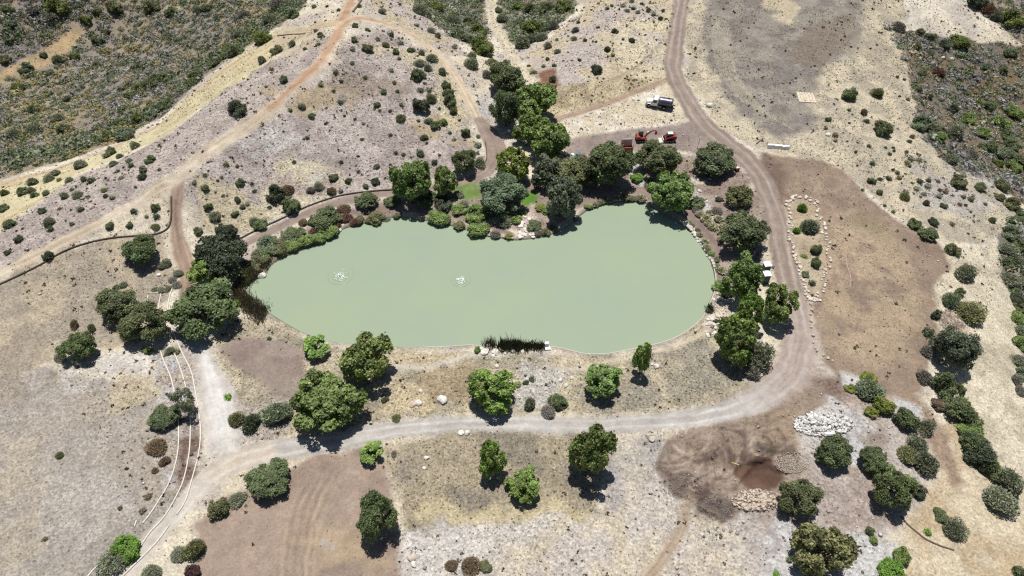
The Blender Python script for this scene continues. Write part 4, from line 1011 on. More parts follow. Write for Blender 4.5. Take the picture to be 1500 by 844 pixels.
def size_word(w): return 'tiny' if w < 6.5 else 'small' if w < 10 else 'mid-sized' if w < 15 else 'large'
_grp = {}
for (x, y, w, c) in PEND:
    mk = min(MARKS, key=lambda m_: (m_[1] - x) ** 2 + ((m_[2] - y) * 1.4) ** 2)
    _grp.setdefault((size_word(w), CN[c], mk[0]), []).append(((mk[1] - x) ** 2 + ((mk[2] - y) * 1.4) ** 2, x, y, w, c))
for (sz, cn, mk), L in _grp.items():
    for i, (_, x, y, w, c) in enumerate(sorted(L)):
        if w < 8 or i >= 9:
            lab = f"{sz} {cn} shrub dotted near {mk}"; g = f"{sz} {cn} shrubs dotted near {mk}"
        else:
            lab = f"{sz} {cn} shrub, {'the one beside' if len(L) == 1 else ORD[i + 1] + ' to'} {mk}"; g = None
        kinds = (SMALL if w < 9.5 else (SAGE if c in 'skbrpu' or (c == 'o' and w < 15) else BALL))
        nm = {'s': 'sage_shrub', 'k': 'sage_shrub', 'b': 'dry_shrub', 'r': 'dry_shrub', 'o': 'olive_shrub'}.get(c, 'evergreen_shrub')
        shrub(x, y, w * random.uniform(.95, 1.1), w * random.uniform(.78, .95), c, lab, kinds, g, nm)
SM = [("the start of the edging rolls", 235, 428), ("the rock cascade", 770, 335), ("the tall shore tree", 602, 285), ("the small lawn", 685, 283), ("the pond's pointed end", 365, 420), ("the far shore rocks", 500, 328), ("the blue-green shore tree", 822, 300), ("the pond's top bay", 915, 290), ("the deep-shaded shore tree", 987, 290),
      ("the broad oak by the road", 1080, 345), ("the right end of the pond", 1045, 395), ("the portable toilets", 1118, 400), ("the near shore's mid rocks", 725, 510), ("the bank between trail and shore", 430, 340)]
_grp = {}
for (x, y, w, c) in SHORE:
    mk = min(SM, key=lambda m_: (m_[1] - x) ** 2 + (m_[2] - y) ** 2)
    _grp.setdefault((CN[c], mk[0]), []).append(((mk[1] - x) ** 2 + (mk[2] - y) ** 2, x, y, w, c))
for (cn, mk), L in _grp.items():
    for i, (_, x, y, w, c) in enumerate(sorted(L)):
        what = 'tussock of ornamental grass' if c == 'p' else 'shore shrub'
        lab = f"{cn} {what}, the only one beside {mk}" if len(L) == 1 else f"{cn} {what}, {ORD[min(i + 1, 10)]} to {mk}"
        kinds = TUSS if c == 'p' else SAGE if c in 'skbr' else BALL
        shrub(x, y, w, w * .74, c, lab, kinds, 'planting round the pond', 'grass_tussock' if c == 'p' else 'shore_shrub', tint=1.1)

# ---- shrubs that stand out within the brush of the ravines
BR = []
def brushy(ox, oy, text):
    for e in text.split(';'):
        e = e.split(); BR.append((ox + float(e[0]) / 4, oy + float(e[1]) / 4, float(e[2]) / 4, 'l' if e[3] == 'y' else e[3]))
brushy(0, 0, "330 40 120 y;670 35 96 o;885 40 96 o;500 112 70 y;570 65 60 o;45 60 64 d;30 348 66 o;255 322 44 d;50 230 64 d;1000 70 70 d;1210 45 66 d;930 475 120 d;830 500 84 d;370 755 76 d;1330 290 76 y;1180 360 44 y;1130 475 66 y;810 695 86 y;690 715 56 y;400 580 50 n;850 380 40 n;795 285 30 n;1005 215 44 d;620 185 50 d;200 640 76 d;570 235 70 d;1310 330 60 d;720 790 120 t;620 800 90 d;960 620 80 d;880 680 80 t;1000 590 60 d;1150 440 90 d;1250 370 80 d;1380 300 90 d;440 330 60 y;100 510 70 y;200 760 90 s;80 790 90 s;340 690 70 s;280 430 60 t;150 400 80 t;340 350 70 s;1160 60 60 s;690 60 60 o;60 140 70 t;190 60 70 k;300 110 80 k;1400 200 70 s;1430 90 70 k;760 560 70 d")
brushy(375, 0, "1055 45 96 y;1330 275 156 y;1300 180 96 y;40 220 110 y;220 85 70 d;1150 120 90 s;960 60 90 s;1220 220 80 d;1240 130 70 d;1180 190 70 s;1420 60 50 d;130 30 90 k;80 120 90 s;1440 110 70 s;1360 320 60 n")
brushy(750, 0, "130 160 130 y;300 40 100 y;60 250 110 s;200 160 90 d;110 60 90 d;240 150 80 k;40 140 80 d;170 220 70 s;110 230 80 n;210 40 80 o;30 40 70 g")
brushy(1125, 0, "1040 265 76 n;1130 245 116 y;1425 310 76 t;1430 110 130 y;1235 15 110 n;900 720 120 t;960 750 100 s;895 185 56 o;950 210 56 o;950 315 56 s;870 270 60 o;770 160 80 k;1340 90 80 s;1480 140 60 y;1300 60 80 r;1440 660 100 g;1300 620 90 d;1360 720 110 g;1180 700 100 g;1080 640 70 n;1230 610 60 y;1100 780 110 s;1400 800 100 d;1260 780 90 g;1000 430 80 r;900 430 60 o;940 560 60 y;1380 410 60 o;1270 390 60 t;880 520 50 d;1000 800 90 g")
brushy(1125, 211, "1125 220 100 o;1240 250 70 d;1370 240 90 o;1360 310 60 o;1420 520 100 t;1440 450 70 d;1470 440 60 d;1400 620 100 s;1450 690 110 s;1400 700 80 d;1420 790 110 s;1480 600 100 d;1290 20 100 d;1380 60 110 t;1470 90 120 d;1430 10 100 d;1350 110 60 y;1080 90 80 s;1200 60 70 k;1440 130 90 g;1430 350 90 o;1480 400 60 d")
brushy(1125, 422, "1450 60 90 n;1470 180 100 g;1480 120 80 o;1480 320 100 g;1490 260 90 s;1480 430 90 s;1490 500 90 t;1460 540 70 k;1480 600 70 k;1440 10 60 d")
_grp = {}
BM = [("the ravine's far top corner", 60, 20), ("the ravine's middle", 200, 110), ("the ravine's lower edge", 200, 180), ("the ravine's bottom corner", 60, 190), ("the ravine edge by the trail", 330, 80), ("the ravine's top by the ridge", 420, 30), ("the pale stream bed's left bank", 680, 40), ("the pale stream bed's right bank", 780, 40),
      ("the upper brush's left tip", 1350, 60), ("the upper brush's middle", 1420, 120), ("the upper brush's lower part", 1450, 190), ("the top right corner", 1460, 20), ("the lower brush strip on the right", 1490, 350), ("the right edge's dark brush", 1490, 470), ("the brush above the right straw slope", 1450, 270)]
for (x, y, w, c) in BR:
    mk = min(BM, key=lambda m_: (m_[1] - x) ** 2 + (m_[2] - y) ** 2)
    _grp.setdefault((CN[c], mk[0]), []).append(((mk[1] - x) ** 2 + (mk[2] - y) ** 2, x, y, w, c))
for (cn, mk), L in _grp.items():
    for i, (_, x, y, w, c) in enumerate(sorted(L)):
        lab = f"{cn} bush in the brush, {'the one by' if len(L) == 1 else ORD[min(i + 1, 10)] + ' to'} {mk}"
        shrub(x, y, w, w * .8, c, lab, SAGE if c in 'skbr' else BALL, 'bushes standing out of the brush', 'brush_shrub', tint=.95)

# ---- the brush that nobody could count, one object per slope
_bt = []
for i in range(5):
    rng = np.random.default_rng(300 + i); n = 46
    d = rdir(rng, n, -0.05); pos = d * rng.uniform(.45, 1.05, n)[:, None] * np.array([1, 1, .85])
    V, F = leaf_quads(rng, pos, d + rng.normal(size=(n, 3)) * .6, .24 * rng.uniform(.6, 1.3, n), .55)
    _bt.append((V, F))
def chaparral(name, polys, label, pal, dens, seed, och=None):
    rng = np.random.default_rng(seed)
    VV, FF, CC = [], [], []; off = 0
    for px in polys:
        poly = np.array([tuple(P(a, b)[:2]) for a, b in px])
        lo, hi = poly.min(0), poly.max(0)
        lo = np.maximum(lo, [XA, YA]); hi = np.minimum(hi, [XB, YB])
        n = int((hi - lo).prod() * dens)
        q = rng.uniform(lo, hi, (n, 2))
        q = q[poly_sd(poly, q[:, 0], q[:, 1]) + (fbm(q[:, 0], q[:, 1], 3, 3, 2) - .5) * 4 > 0]
        z = hgt(q[:, 0], q[:, 1])
        zone_n = fbm(q[:, 0], q[:, 1], 8, 4, seed); z2 = fbm(q[:, 0], q[:, 1], 30, 3, seed + 9)
        for (x, y), zz, a, bb in zip(q, z, zone_n, z2):
            V, F = _bt[rng.integers(5)]
            r = rng.uniform(.4, 1.3) * (1.0 if rng.random() > .12 else 1.8); an = rng.uniform(0, 6.28)
            ca, sa = math.cos(an) * r, math.sin(an) * r
            W = np.stack([V[:, 0] * ca - V[:, 1] * sa + x, V[:, 0] * sa + V[:, 1] * ca + y, V[:, 2] * r * .9 + zz], -1)
            t = np.clip((a - .3) / .4 + rng.normal() * .24, 0, .999)
            k = int(((t * 1.5 + rng.random() * .16) % 1) * len(pal)); k = och if (och is not None and bb > .56 and rng.random() < .4) else k; c = np.array(pal[k]) * rng.uniform(.8, 1.3) * (.95 + .5 * bb)
            VV.append(W); FF.append(F + off); off += len(W)
            cc = c[None] * (1 + rng.normal(size=(len(W) // 4, 1)) * .1).clip(.6, 1.4)
            CC.append(np.repeat(cc, 4, 0))
    me = fast_mesh(name, np.concatenate(VV), np.concatenate(FF), np.concatenate(CC))
    o = link(name, me, M_BRUSH, color=(1, 1, 1)); tag(o, label, kind='stuff')
PAL = [(.25, .24, .235), (.19, .20, .16), (.10, .125, .075), (.23, .215, .19), (.12, .145, .085), (.24, .235, .18), (.25, .215, .10), (.11, .14, .075), (.22, .21, .19), (.22, .24, .19), (.245, .235, .23), (.14, .165, .10)]
PALR = [(.25, .245, .25), (.215, .21, .215), (.21, .185, .165), (.20, .21, .165), (.13, .155, .09), (.27, .24, .17), (.25, .265, .23), (.12, .15, .08), (.16, .19, .12), (.23, .225, .23)]
PALD = [(.19, .205, .155), (.12, .15, .09), (.26, .255, .24), (.15, .18, .09), (.10, .13, .065), (.21, .22, .175)]
chaparral("chaparral_brush", [[(-60,-40),(452,-40),(446,8),(400,42),(330,86),(282,126),(242,166),(182,201),(100,232),(0,262),(-60,280),(-60,125),(0,122),(72,98),(128,44),(110,34),(55,76),(-40,126)], [(-60,-40),(200,-40),(110,32),(55,74),(-60,120)]],
          "mixed grey, olive and yellow brush filling the upper left ravine", PAL, 0.5, 401, 6)
chaparral("ravine_edge_brush", [[(-60,232),(60,214),(150,186),(220,158),(262,128),(300,90),(350,60),(392,30),(440,-8),(450,8),(400,42),(330,86),(282,126),(242,166),(182,201),(100,232),(0,262),(-60,280)]], "band of dense dark green brush along the ravine's lower edge", [(.12, .15, .085), (.10, .13, .07), (.17, .20, .13), (.14, .17, .10)], 0.55, 404)
chaparral("ravine_brush", [[(594,-40),(700,-40),(710,20),(714,60),(704,74),(660,52),(620,22)], [(730,-40),(850,-40),(844,12),(800,50),(765,72),(750,62),(737,30)]],
          "green brush on both banks of the pale stream bed", PALD, 0.75, 402)
chaparral("scrub_brush", [[(1300,42),(1370,52),(1440,64),(1560,76),(1560,330),(1500,300),(1450,266),(1400,248),(1352,205),(1340,150),(1332,100)], [(1410,-40),(1560,-40),(1560,76),(1500,64),(1440,22)], [(1560,330),(1502,316),(1466,344),(1470,400),(1490,452),(1498,520),(1506,580),(1560,600)]],
          "grey and green brush on the right hand slope", PALR, 0.52, 403)

# ---- dry tufts, specks of scrub and loose stones, too many to count
def tufts(name, n, size, pal, weight, label, seed, blades=3, tall=.8):
    rng = np.random.default_rng(seed)
    x = rng.uniform(-165, 165, n * 3); y = rng.uniform(32, 225, n * 3)
    keep = (np.abs(x) < 20 + y * .82)
    x, y = x[keep], y[keep]
    w = bil(GX, GY, weight, x, y); ps = bil(GX, GY, PSD, x, y)
    cl = fbm(x, y, 5, 3, seed)
    ok = (rng.random(len(x)) < w * sstep(.38, .6, cl)) & (ps < -.4)
    x, y = x[ok][:n], y[ok][:n]; m_ = len(x)
    s = size * rng.uniform(.5, 1.5, m_) * (.8 + .5 * (y / 200))
    c0 = np.stack([x, y, hgt(x, y)], -1)
    V, C = [], []
    for k in range(blades):
        d = rdir(rng, m_, .1)
        c = c0 + d * (s * .45)[:, None]
        v, _ = leaf_quads(rng, c, np.cross(d, rng.normal(size=(m_, 3))), s * .6 * tall, .5)
        V.append(v)
        C.append(np.repeat(np.array(pal)[rng.integers(0, len(pal), m_)] * rng.uniform(.7, 1.25, (m_, 1)), 4, 0))
    V = np.concatenate(V); F = np.arange(len(V)).reshape(-1, 4)
    tag(link(name, fast_mesh(name, V, F, np.concatenate(C)), M_BRUSH, color=(1, 1, 1)), label, kind='stuff')
CLEAR = np.clip(TUFT, 0, 1)
tufts("dry_grass", 62000, .21, [(.34, .28, .18), (.20, .16, .10), (.42, .37, .25), (.15, .13, .08), (.26, .24, .15)], CLEAR * .8, "dry straw coloured grass tufts all over the slopes", 501)
tufts("low_scrub", 9500, .40, [(.09, .08, .055), (.12, .09, .07), (.10, .11, .06), (.16, .13, .09)], np.clip(ROCK, 0, 1) * np.clip(TUFT * 1.6, 0, 1) * .5, "dark specks of dwarf scrub among the stones", 502, blades=7)
def pebbles(name, n, size, pal, weight, label, seed):
    rng = np.random.default_rng(seed)
    x = rng.uniform(-165, 165, n * 4); y = rng.uniform(32, 225, n * 4)
    k = np.abs(x) < 20 + y * .82; x, y = x[k], y[k]
    ok = (rng.random(len(x)) < bil(GX, GY, weight, x, y)) & (bil(GX, GY, PSD, x, y) < -.3)
    x, y = x[ok][:n], y[ok][:n]; m_ = len(x)
    o = np.array([(1, 0, 0), (0, 1, 0), (-1, 0, 0), (0, -1, 0), (0, 0, .8), (0, 0, -.6)])
    s = size * rng.gamma(2.2, .45, m_) * (.8 + .4 * y / 200)
    V = o[None] * s[:, None, None] * rng.uniform(.6, 1.3, (m_, 6, 3)); an = rng.uniform(0, 6.28, m_)
    X = V[..., 0] * np.cos(an)[:, None] - V[..., 1] * np.sin(an)[:, None]; Y = V[..., 0] * np.sin(an)[:, None] + V[..., 1] * np.cos(an)[:, None]
    V = np.stack([X + x[:, None], Y + y[:, None], V[..., 2] + hgt(x, y)[:, None] + s[:, None] * .2], -1).reshape(-1, 3)
    f = np.array([(0, 1, 4), (1, 2, 4), (2, 3, 4), (3, 0, 4), (1, 0, 5), (2, 1, 5), (3, 2, 5), (0, 3, 5)])
    F = (f[None] + (np.arange(m_) * 6)[:, None, None]).reshape(-1, 3)
    C = np.repeat(np.array(pal)[rng.integers(0, len(pal), m_)] * rng.uniform(.7, 1.2, (m_, 1)), 6, 0)
    tag(link(name, fast_mesh(name, V, F, C), M_STONE, color=(1, 1, 1)), label, kind='stuff')
pebbles("gravel", 26000, .105, [(.46, .43, .40), (.34, .30, .28), (.22, .19, .18), (.54, .52, .50), (.16, .14, .13)], np.clip(ROCK - .25, 0, 1) * .8, "loose stones on the rocky slopes and stony ground", 503)
# ------------------------------------------------------------------ stones
import bmesh
def stone_mesh(name, seed, ang=0.5):
    bm = bmesh.new(); bmesh.ops.create_icosphere(bm, subdivisions=3, radius=1.0)
    rng = np.random.default_rng(seed)
    pl = rdir(rng, 9); off = rng.uniform(.62, .92, 9); k = rdir(rng, 8); am = rng.uniform(-.1, .1, 8)
    for v in bm.verts:
        n = np.array(v.co); r = 1.0
        for p_, o_ in zip(pl, off):
            d = n @ p_
            if d > o_: r = min(r, o_ / d * (1 - ang) + r * ang * .6 + .0) if False else min(r, o_ / d)
        r *= 1 + (np.exp(-(1 - k @ n) / .12) * am).sum()
        v.co *= r
    me = bpy.data.meshes.new(name); bm.to_mesh(me); bm.free()
    add_col(me, 'Col', np.ones((len(me.vertices), 3)))
    me.materials.append(M_STONE); return me
STN = [stone_mesh("stone", 700 + i) for i in range(5)]
SLAB = STN
def shade(c, a=.88, b=1.1):
    k = random.uniform(a, b); return tuple(x * k for x in c)
def stone(px, py, w, label, name='boulder', col=(.62, .58, .52), group=None, flat_=.65, lift=.35, cat='boulder', dz=0.0):
    p = P(px, py); r = w / 2 * mpp(p) * 1.08
    i = random.randrange(5)
    o = link(name, STN[i], None, None, (p.x, p.y, p.z + r * flat_ * lift + dz), (random.uniform(-.2, .2), random.uniform(-.2, .2), random.uniform(0, 6.28)),
             (r * random.uniform(.85, 1.1), r * random.uniform(.75, 1.0), r * flat_), shade(col))
    return tag(o, label, cat, group)
WHT, TAN, DRK = (.62, .59, .54), (.50, .43, .36), (.30, .26, .23)
stone(384, 405, 13, "big white boulder standing in the water at the pond's pointed end", col=WHT)
for a in ((337, 417, 9, "white boulder on the bank under the blackish oak, upper of three", WHT), (333, 424, 8, "white boulder on the bank under the blackish oak, middle of three", WHT), (336, 435, 9, "white boulder on the bank under the blackish oak, lower of three", WHT),
          (727, 366, 10, "pale rock standing alone in open pond water below the cascade", (.55, .56, .52)), (135, 304, 9, "pale round boulder beside the ridge trail", TAN), (233, 403, 6, "small white boulder among grey shrubs below the lone oak", WHT),
          (648, 587, 17, "largest pale boulder in the meadow, lying alone", WHT), (604, 593, 11, "dark-sided boulder beside a pale one in the meadow", TAN), (613, 591, 11, "pale boulder beside a dark-sided one in the meadow", WHT), (616, 574, 8, "small white boulder above a boulder pair in the meadow", WHT),
          (821, 557, 7, "white stone, outermost of three by the footpath", WHT), (837, 554, 6, "white stone, upper of three by the footpath", WHT), (829, 565, 7, "white stone, lowest of three by the footpath", WHT),
          (962, 537, 9, "white boulder right of the slender young tree", WHT), (955, 534, 6, "small white boulder beside the slender young tree", WHT), (728, 537, 8, "white boulder behind the dense rounded tree", WHT),
          (603, 818, 12, "brown boulder touching a white one at the pale stones' edge", TAN), (606, 827, 10, "white boulder touching a brown one at the pale stones' edge", WHT), (625, 671, 8, "pale slab lying in the meadow below the road", WHT), (622, 686, 6, "small pale stone below the slab in the meadow", WHT),
          (676, 634, 9, "white slab at the lower road's verge, first of two", WHT), (685, 635, 10, "white slab at the lower road's verge, second of two", WHT), (955, 644, 10, "tan rock beside the stockpile yard's upper edge", TAN), (950, 641, 6, "dark small rock beside the tan one at the stockpile yard", DRK),
          (1060, 776, 6, "dark rock, first in a short row below the stockpiles", DRK), (1070, 778, 6, "dark rock, middle of a short row below the stockpiles", DRK), (1080, 781, 7, "dark rock, last in a short row below the stockpiles", DRK),
          (286, 788, 6, "white stone among scrubby shrubs by the gravel road", WHT), (281, 814, 5, "small white stone below the scrubby shrubs by the gravel road", WHT), (1040, 155, 10, "pale flat stone ring beside the main road", WHT), (1213, 198, 8, "white stone heap on the upper straw field", WHT), (1381, 85, 6, "white rock in the upper right brush, first of two", WHT), (1394, 87, 6, "white rock in the upper right brush, second of two", WHT)):
    stone(*a[:4], col=a[4])
# shore stones
rr = random.Random(11)
NEARS = [(716,509,10),(711,516,13),(726,517,12),(734,513,10),(722,522,7),(752,515,6),(765,515,6),(748,521,4),(705,512,9),(740,518,6)]
for x, y, w in NEARS:
    stone(x, y, w, "white boulder in the heap beside the near shore's dark reeds", col=WHT, group="white boulders on the near shore")
for i in range(30):
    x = rr.uniform(757, 783); y = 348 - abs(rr.gauss(0, 1)) * 14
    if y < 305: y = 340
    x += (770 - x) * min(1, (348 - y) / 50)
    stone(x, y, rr.uniform(3.5, 8), "pale rock slab of the small cascade on the far shore", 'cascade_rock', (.66, .60, .56), "rock slabs of the cascade", .45)
for i in range(32):
    t = rr.random(); x = 1046 + rr.uniform(-6, 12) - 22 * max(0, t - .45); y = 424 + 72 * t
    stone(x, y, rr.uniform(3, 8), "white rock scattered on the bank at the pond's right end", 'bank_rock', WHT, "rocks on the right end bank", .6)
for i in range(16):
    t = i / 15; x = 1001 + 44 * t ** .8 + rr.uniform(1, 4); y = 329 + 62 * t
    stone(x, y, rr.uniform(4, 8) if i > 1 else 10, "pale rock in the line edging the shore path", 'edging_rock', (.58, .54, .49), "rocks edging the shore path", .6)
for i in range(14):
    x, y = (500 + rr.uniform(-16, 12), 334 + rr.uniform(-8, 6)) if i < 7 else (rr.uniform(1000, 1050), rr.uniform(262, 320))
    stone(x, y, rr.uniform(3.5, 7), "pale rock on the planted bank round the pond", 'bank_rock', WHT, "rocks on the planted bank", .55)
for i in range(34):
    t = i / 33; q = catmull([(846,318,0),(870,305,0),(905,296,0),(945,298,0)], 12) if i < 12 else catmull([(690,340,0),(720,348,0),(752,353,0)], 12)
    c = q[int(rr.random() * (len(q) - 1))]
    stone(c[0] + rr.uniform(-1, 1), c[1] - 3 + rr.uniform(-1.5, 1), rr.uniform(2.5, 5), "small grey rock set along the far waterline", 'edging_rock', (.45, .42, .38), "rocks set along the far waterline", .6)
# ring of stones round the planting bed
BED = catmull([(1155,297),(1172,289),(1193,297),(1203,325),(1210,352),(1212,390),(1206,412),(1198,436),(1189,440),(1180,424),(1171,395),(1164,370),(1157,335)], 9, True)
for i in range(118):
    q = BED[int(i / 118 * len(BED)) % len(BED)]
    stone(q[0] + rr.uniform(-4.5, 4.5), q[1] + rr.uniform(-2, 2), rr.uniform(2.8, 5.6), "pale stone in the ring round the planting bed", 'edging_stone', (.62, .56, .48), "stones ringing the planting bed", .7, .6, 'stone')
for i, (x, y) in enumerate([(1187,446),(1188,454),(1187,461),(1188,471),(1188,480),(1191,492),(1191,502),(1195,511),(1197,514),(1206,521),(1212,525),(1219,529)]):
    stone(x, y, rr.uniform(3.5, 5.5), "tan rock in the single row along the road's pad side", 'roadside_rock', TAN, "rocks in a row along the road", .8, .6, 'stone')
for i in range(14):
    stone(1129 + rr.uniform(-3, 3) - i * 1.2, 512 + i * 3.2, rr.uniform(3, 6), "rock in the row where the green clump meets the road", 'roadside_rock', TAN, "rocks along the clump's foot", .7, .6, 'stone')
# heaps: broken concrete, tan rock, brush
def heap_extra(name, px, py, rx, ry, n, size, pal, label, seed):
    rng = np.random.default_rng(seed); o = np.array([(1, 0, 0), (0, 1, 0), (-1, 0, 0), (0, -1, 0), (0, 0, .8), (0, 0, -.6)])
    f = np.array([(0, 1, 4), (1, 2, 4), (2, 3, 4), (3, 0, 4), (1, 0, 5), (2, 1, 5), (3, 2, 5), (0, 3, 5)])
    V, F, C = [], [], []
    for i in range(n):
        a = rng.uniform(0, 6.28); r = math.sqrt(rng.random()); p = P(px + rx * r * math.cos(a), py + ry * r * math.sin(a))
        s = size * rng.uniform(.5, 1.3); v = o * s * rng.uniform(.5, 1.3, (6, 3)); v = v @ np.array(Matrix.Rotation(rng.uniform(0, 6.28), 3, 'Z') @ Matrix.Rotation(rng.uniform(-.5, .5), 3, 'X')).T
        V.append(v + np.array(p) + [0, 0, s * .2]); F.append(f + 6 * i); C.append(np.repeat(np.array([pal[rng.integers(len(pal))]]) * rng.uniform(.75, 1.15), 6, 0))
    tag(link(name, fast_mesh(name, np.concatenate(V), np.concatenate(F), np.concatenate(C)), M_STONE, color=(1, 1, 1)), label, kind='stuff')
CONC = [MB().box((0, 0, 0), (2, 1.5, .7), bev=.12).mesh("chunk"), MB().box((0, 0, 0), (1.7, 1.7, .9), taper=.7, bev=.2).mesh("chunk"), MB().box((0, 0, 0), (2.2, 1.2, .5), taper=.85, bev=.1).mesh("chunk")]
for c in CONC: add_col(c, 'Col', np.ones((len(c.vertices), 3))); c.materials.append(M_STONE)
def chunk(px, py, w, name, label, col, group, dz=0.0, meshes=CONC):
    p = P(px, py); r = w / 2 * mpp(p)
    o = link(name, random.choice(meshes), None, None, (p.x, p.y, p.z + r * .35 + dz), (random.uniform(-.5, .5), random.uniform(-.5, .5), random.uniform(0, 6.28)), r, shade(col, .78, 1.1))
    return tag(o, label, 'rubble', group)
chunk(1215, 636, 13, 'concrete_slab', "largest flat white slab at the foot of the rubble pile", (.78, .77, .74), None)
for i in range(95):
    a = rr.uniform(0, 6.28); q = math.sqrt(rr.random())
    chunk(1206 + 40 * q * math.cos(a), 621 + 15 * q * math.sin(a) + q * math.cos(a) * 3, rr.uniform(3, 7.5), 'concrete_chunk', "broken white concrete chunk in the rubble pile by the road", (.56, .55, .53), "chunks of the white rubble pile", dz=rr.uniform(0, .25))
heap_extra("rubble", 1206, 622, 44, 17, 900, .28, [(.6, .59, .57), (.45, .43, .41), (.7, .69, .67)], "small white concrete rubble between the bigger chunks", 801)
for i in range(75):
    a = rr.uniform(0, 6.28); q = math.sqrt(rr.random())
    stone(1104 + 30 * q * math.cos(a), 735 + 14 * q * math.sin(a) - q * math.cos(a) * 2, rr.uniform(3.5, 7), "tan rock in the heap below the dug hollow", 'heap_rock', (.50, .42, .34), "rocks of the tan heap", .75, .5, 'rock', dz=rr.uniform(0, .15))
heap_extra("rock_debris", 1108, 733, 36, 16, 500, .22, [(.46, .38, .31), (.36, .30, .25), (.55, .48, .40)], "small tan rock debris round the rock heap", 802)
heap_extra("rock_debris", 1160, 678, 26, 16, 900, .11, [(.42, .36, .30), (.34, .29, .25), (.52, .46, .40)], "gravelly spoil beside the dug hollow", 803)
heap_extra("clod_debris", 1000, 712, 30, 20, 420, .09, [(.24, .20, .17), (.19, .155, .135), (.3, .26, .22)], "dark clods on the stockpile's rim", 804)
heap_extra("clod_debris", 1048, 742, 28, 14, 420, .09, [(.24, .20, .17), (.19, .155, .135), (.3, .26, .22)], "dark clods on the lower stockpile", 805)
rng = np.random.default_rng(9)
mb = MB(); pc = P(1395, 472)
for i in range(170):
    a = rng.uniform(0, 6.28); q = math.sqrt(rng.random()) * 2.6; p = Vector((pc.x + q * math.cos(a) * .9, pc.y + q * math.sin(a) * 1.1, float(hgt(pc.x + q * math.cos(a), pc.y + q * math.sin(a))) + rng.uniform(0, .5)))
    d = Vector(rdir(rng, 1)[0]) * rng.uniform(.4, 1.1); d.z *= .35; mb.tube([p - d, p, p + d + Vector((0, 0, .1))], [.035, .03, .015], 5)
mb.build("brush_pile", simple_mat("dry_twigs", (.34, .25, .22), .9, wear=.3, scale=2), None)
tag(bpy.data.objects["brush_pile"], "pinkish pile of cut dry branches at the pad's outer edge", "brush pile")

# ------------------------------------------------------------------ rolls and edgings laid on the ground
def roll(name, px, rad, mat, label, cat, group=None, kind=None, seg=8, lift=.6, n=6):
    q = catmull(px, n) if len(px) > 2 else np.array([np.array(px[0]) + (np.array(px[1]) - np.array(px[0])) * t for t in np.linspace(0, 1, 6)])
    pts = []
    for a, b in q:
        p = P(a, b); pts.append((p.x, p.y, p.z + rad * lift))
    return tag(MB().tube(pts, rad, seg).build(name, mat, None, smooth=True), label, cat, group, kind)
G_ = None
roll("edging_roll", [(217,433),(216,446)], .105, M_WATTLE, "short pale roll behind the touching oaks' upper side", "edging roll")
roll("edging_roll", [(220,429),(235,429)], .105, M_WATTLE, "short pale crosswise roll at the top of the edging rolls", "edging roll")
roll("edging_roll", [(235,514),(240,529),(250,552),(255,572),(258,590),(261,612),(262,633),(261,658),(257,680),(249,705),(235,730),(220,753),(209,767)], .105, M_WATTLE, "outermost of the three long pale rolls, on the field side", "edging roll")
roll("edging_roll", [(237,426),(233,448),(236,474),(246,501),(256,519),(265,542),(272,566),(276,587),(279,612),(279,633),(277,665),(269,703),(257,730),(240,758),(220,780),(207,799)], .105, M_WATTLE, "middle of the three long pale rolls", "edging roll")
roll("edging_roll", [(253,420),(247,442),(246,464),(255,489),(267,517),(280,544),(286,572),(291,602),(294,632),(291,665),(282,700),(272,733),(259,754)], .105, M_WATTLE, "innermost of the three long pale rolls, beside the gravel road", "edging roll")
roll("edging_roll", [(249,768),(234,789),(215,810),(181,843),(170,856)], .105, M_WATTLE, "pale roll along the gravel road below a gap, running off the picture's bottom", "edging roll")
roll("edging_roll", [(190,817),(175,830),(158,846)], .105, M_WATTLE, "short pale roll leaving the lime green shrub towards the bottom edge", "edging roll")
roll("edging_roll", [(149,825),(138,834),(126,848)], .105, M_WATTLE, "short pale roll nearest the bottom left corner", "edging roll")
roll("edging_roll", [(200,763),(197,772)], .105, M_WATTLE, "stub of pale roll lying loose beside the outermost one", "edging roll")
roll("fabric_roll", [(-14,424),(0,417),(30,403),(60,388),(95,368),(130,356),(165,349),(200,346),(225,344),(240,339),(248,331),(251,315),(251,288)], .17, M_PIPE, "long dark fabric roll curving across the slope to the brown trail", "erosion roll")
roll("fabric_roll", [(350,351),(375,338),(412,321),(450,303),(487,290),(515,284),(550,280),(584,278)], .17, M_PIPE, "dark roll edging the upper side of the shore trail", "erosion roll")
roll("fabric_roll", [(706,242),(713,232),(711,208)], .1, M_PIPE, "short dark edging at the bend above the small lawn", "erosion roll")
roll("log", [(531,-2),(524,9),(517,18)], .25, M_BARK, "dark log lying beside the top of the ridge trail", "log")
roll("log", [(407,53),(425,51),(447,50)], .16, M_BARK, "thin log lying across the end of the yellow strip", "log")
roll("log", [(1108,211),(1117,204)], .16, M_BARK, "brown log beside the white barriers", "log")
roll("log", [(1103,181 + 260),(1106,436 + 8)], .1, M_BARK, "short log under the open-crowned tree", "log")
roll("log", [(1319,756),(1330,769),(1342,779),(1356,790),(1378,800),(1397,806)], .12, M_BARK, "bent dead branch lying on the bottom straw slope", "log", n=3)
M_PINK = simple_mat("pink_line", (.60, .38, .34), .8, wear=.15)
roll("marking_cord", [(1220,371),(1237,366),(1240,386),(1246,406),(1245,420)], .045, M_PINK, "pink marking cord, the stretch farther from the planting bed", "cord")
roll("marking_cord", [(1220,371),(1209,374),(1210,391),(1216,411),(1232,421),(1245,420)], .045, M_PINK, "pink marking cord, the stretch nearer the planting bed", "cord")
M_CONC = simple_mat("pale_concrete", (.44, .42, .38), .85, wear=.15)
KER = [P_ for P_ in POND]
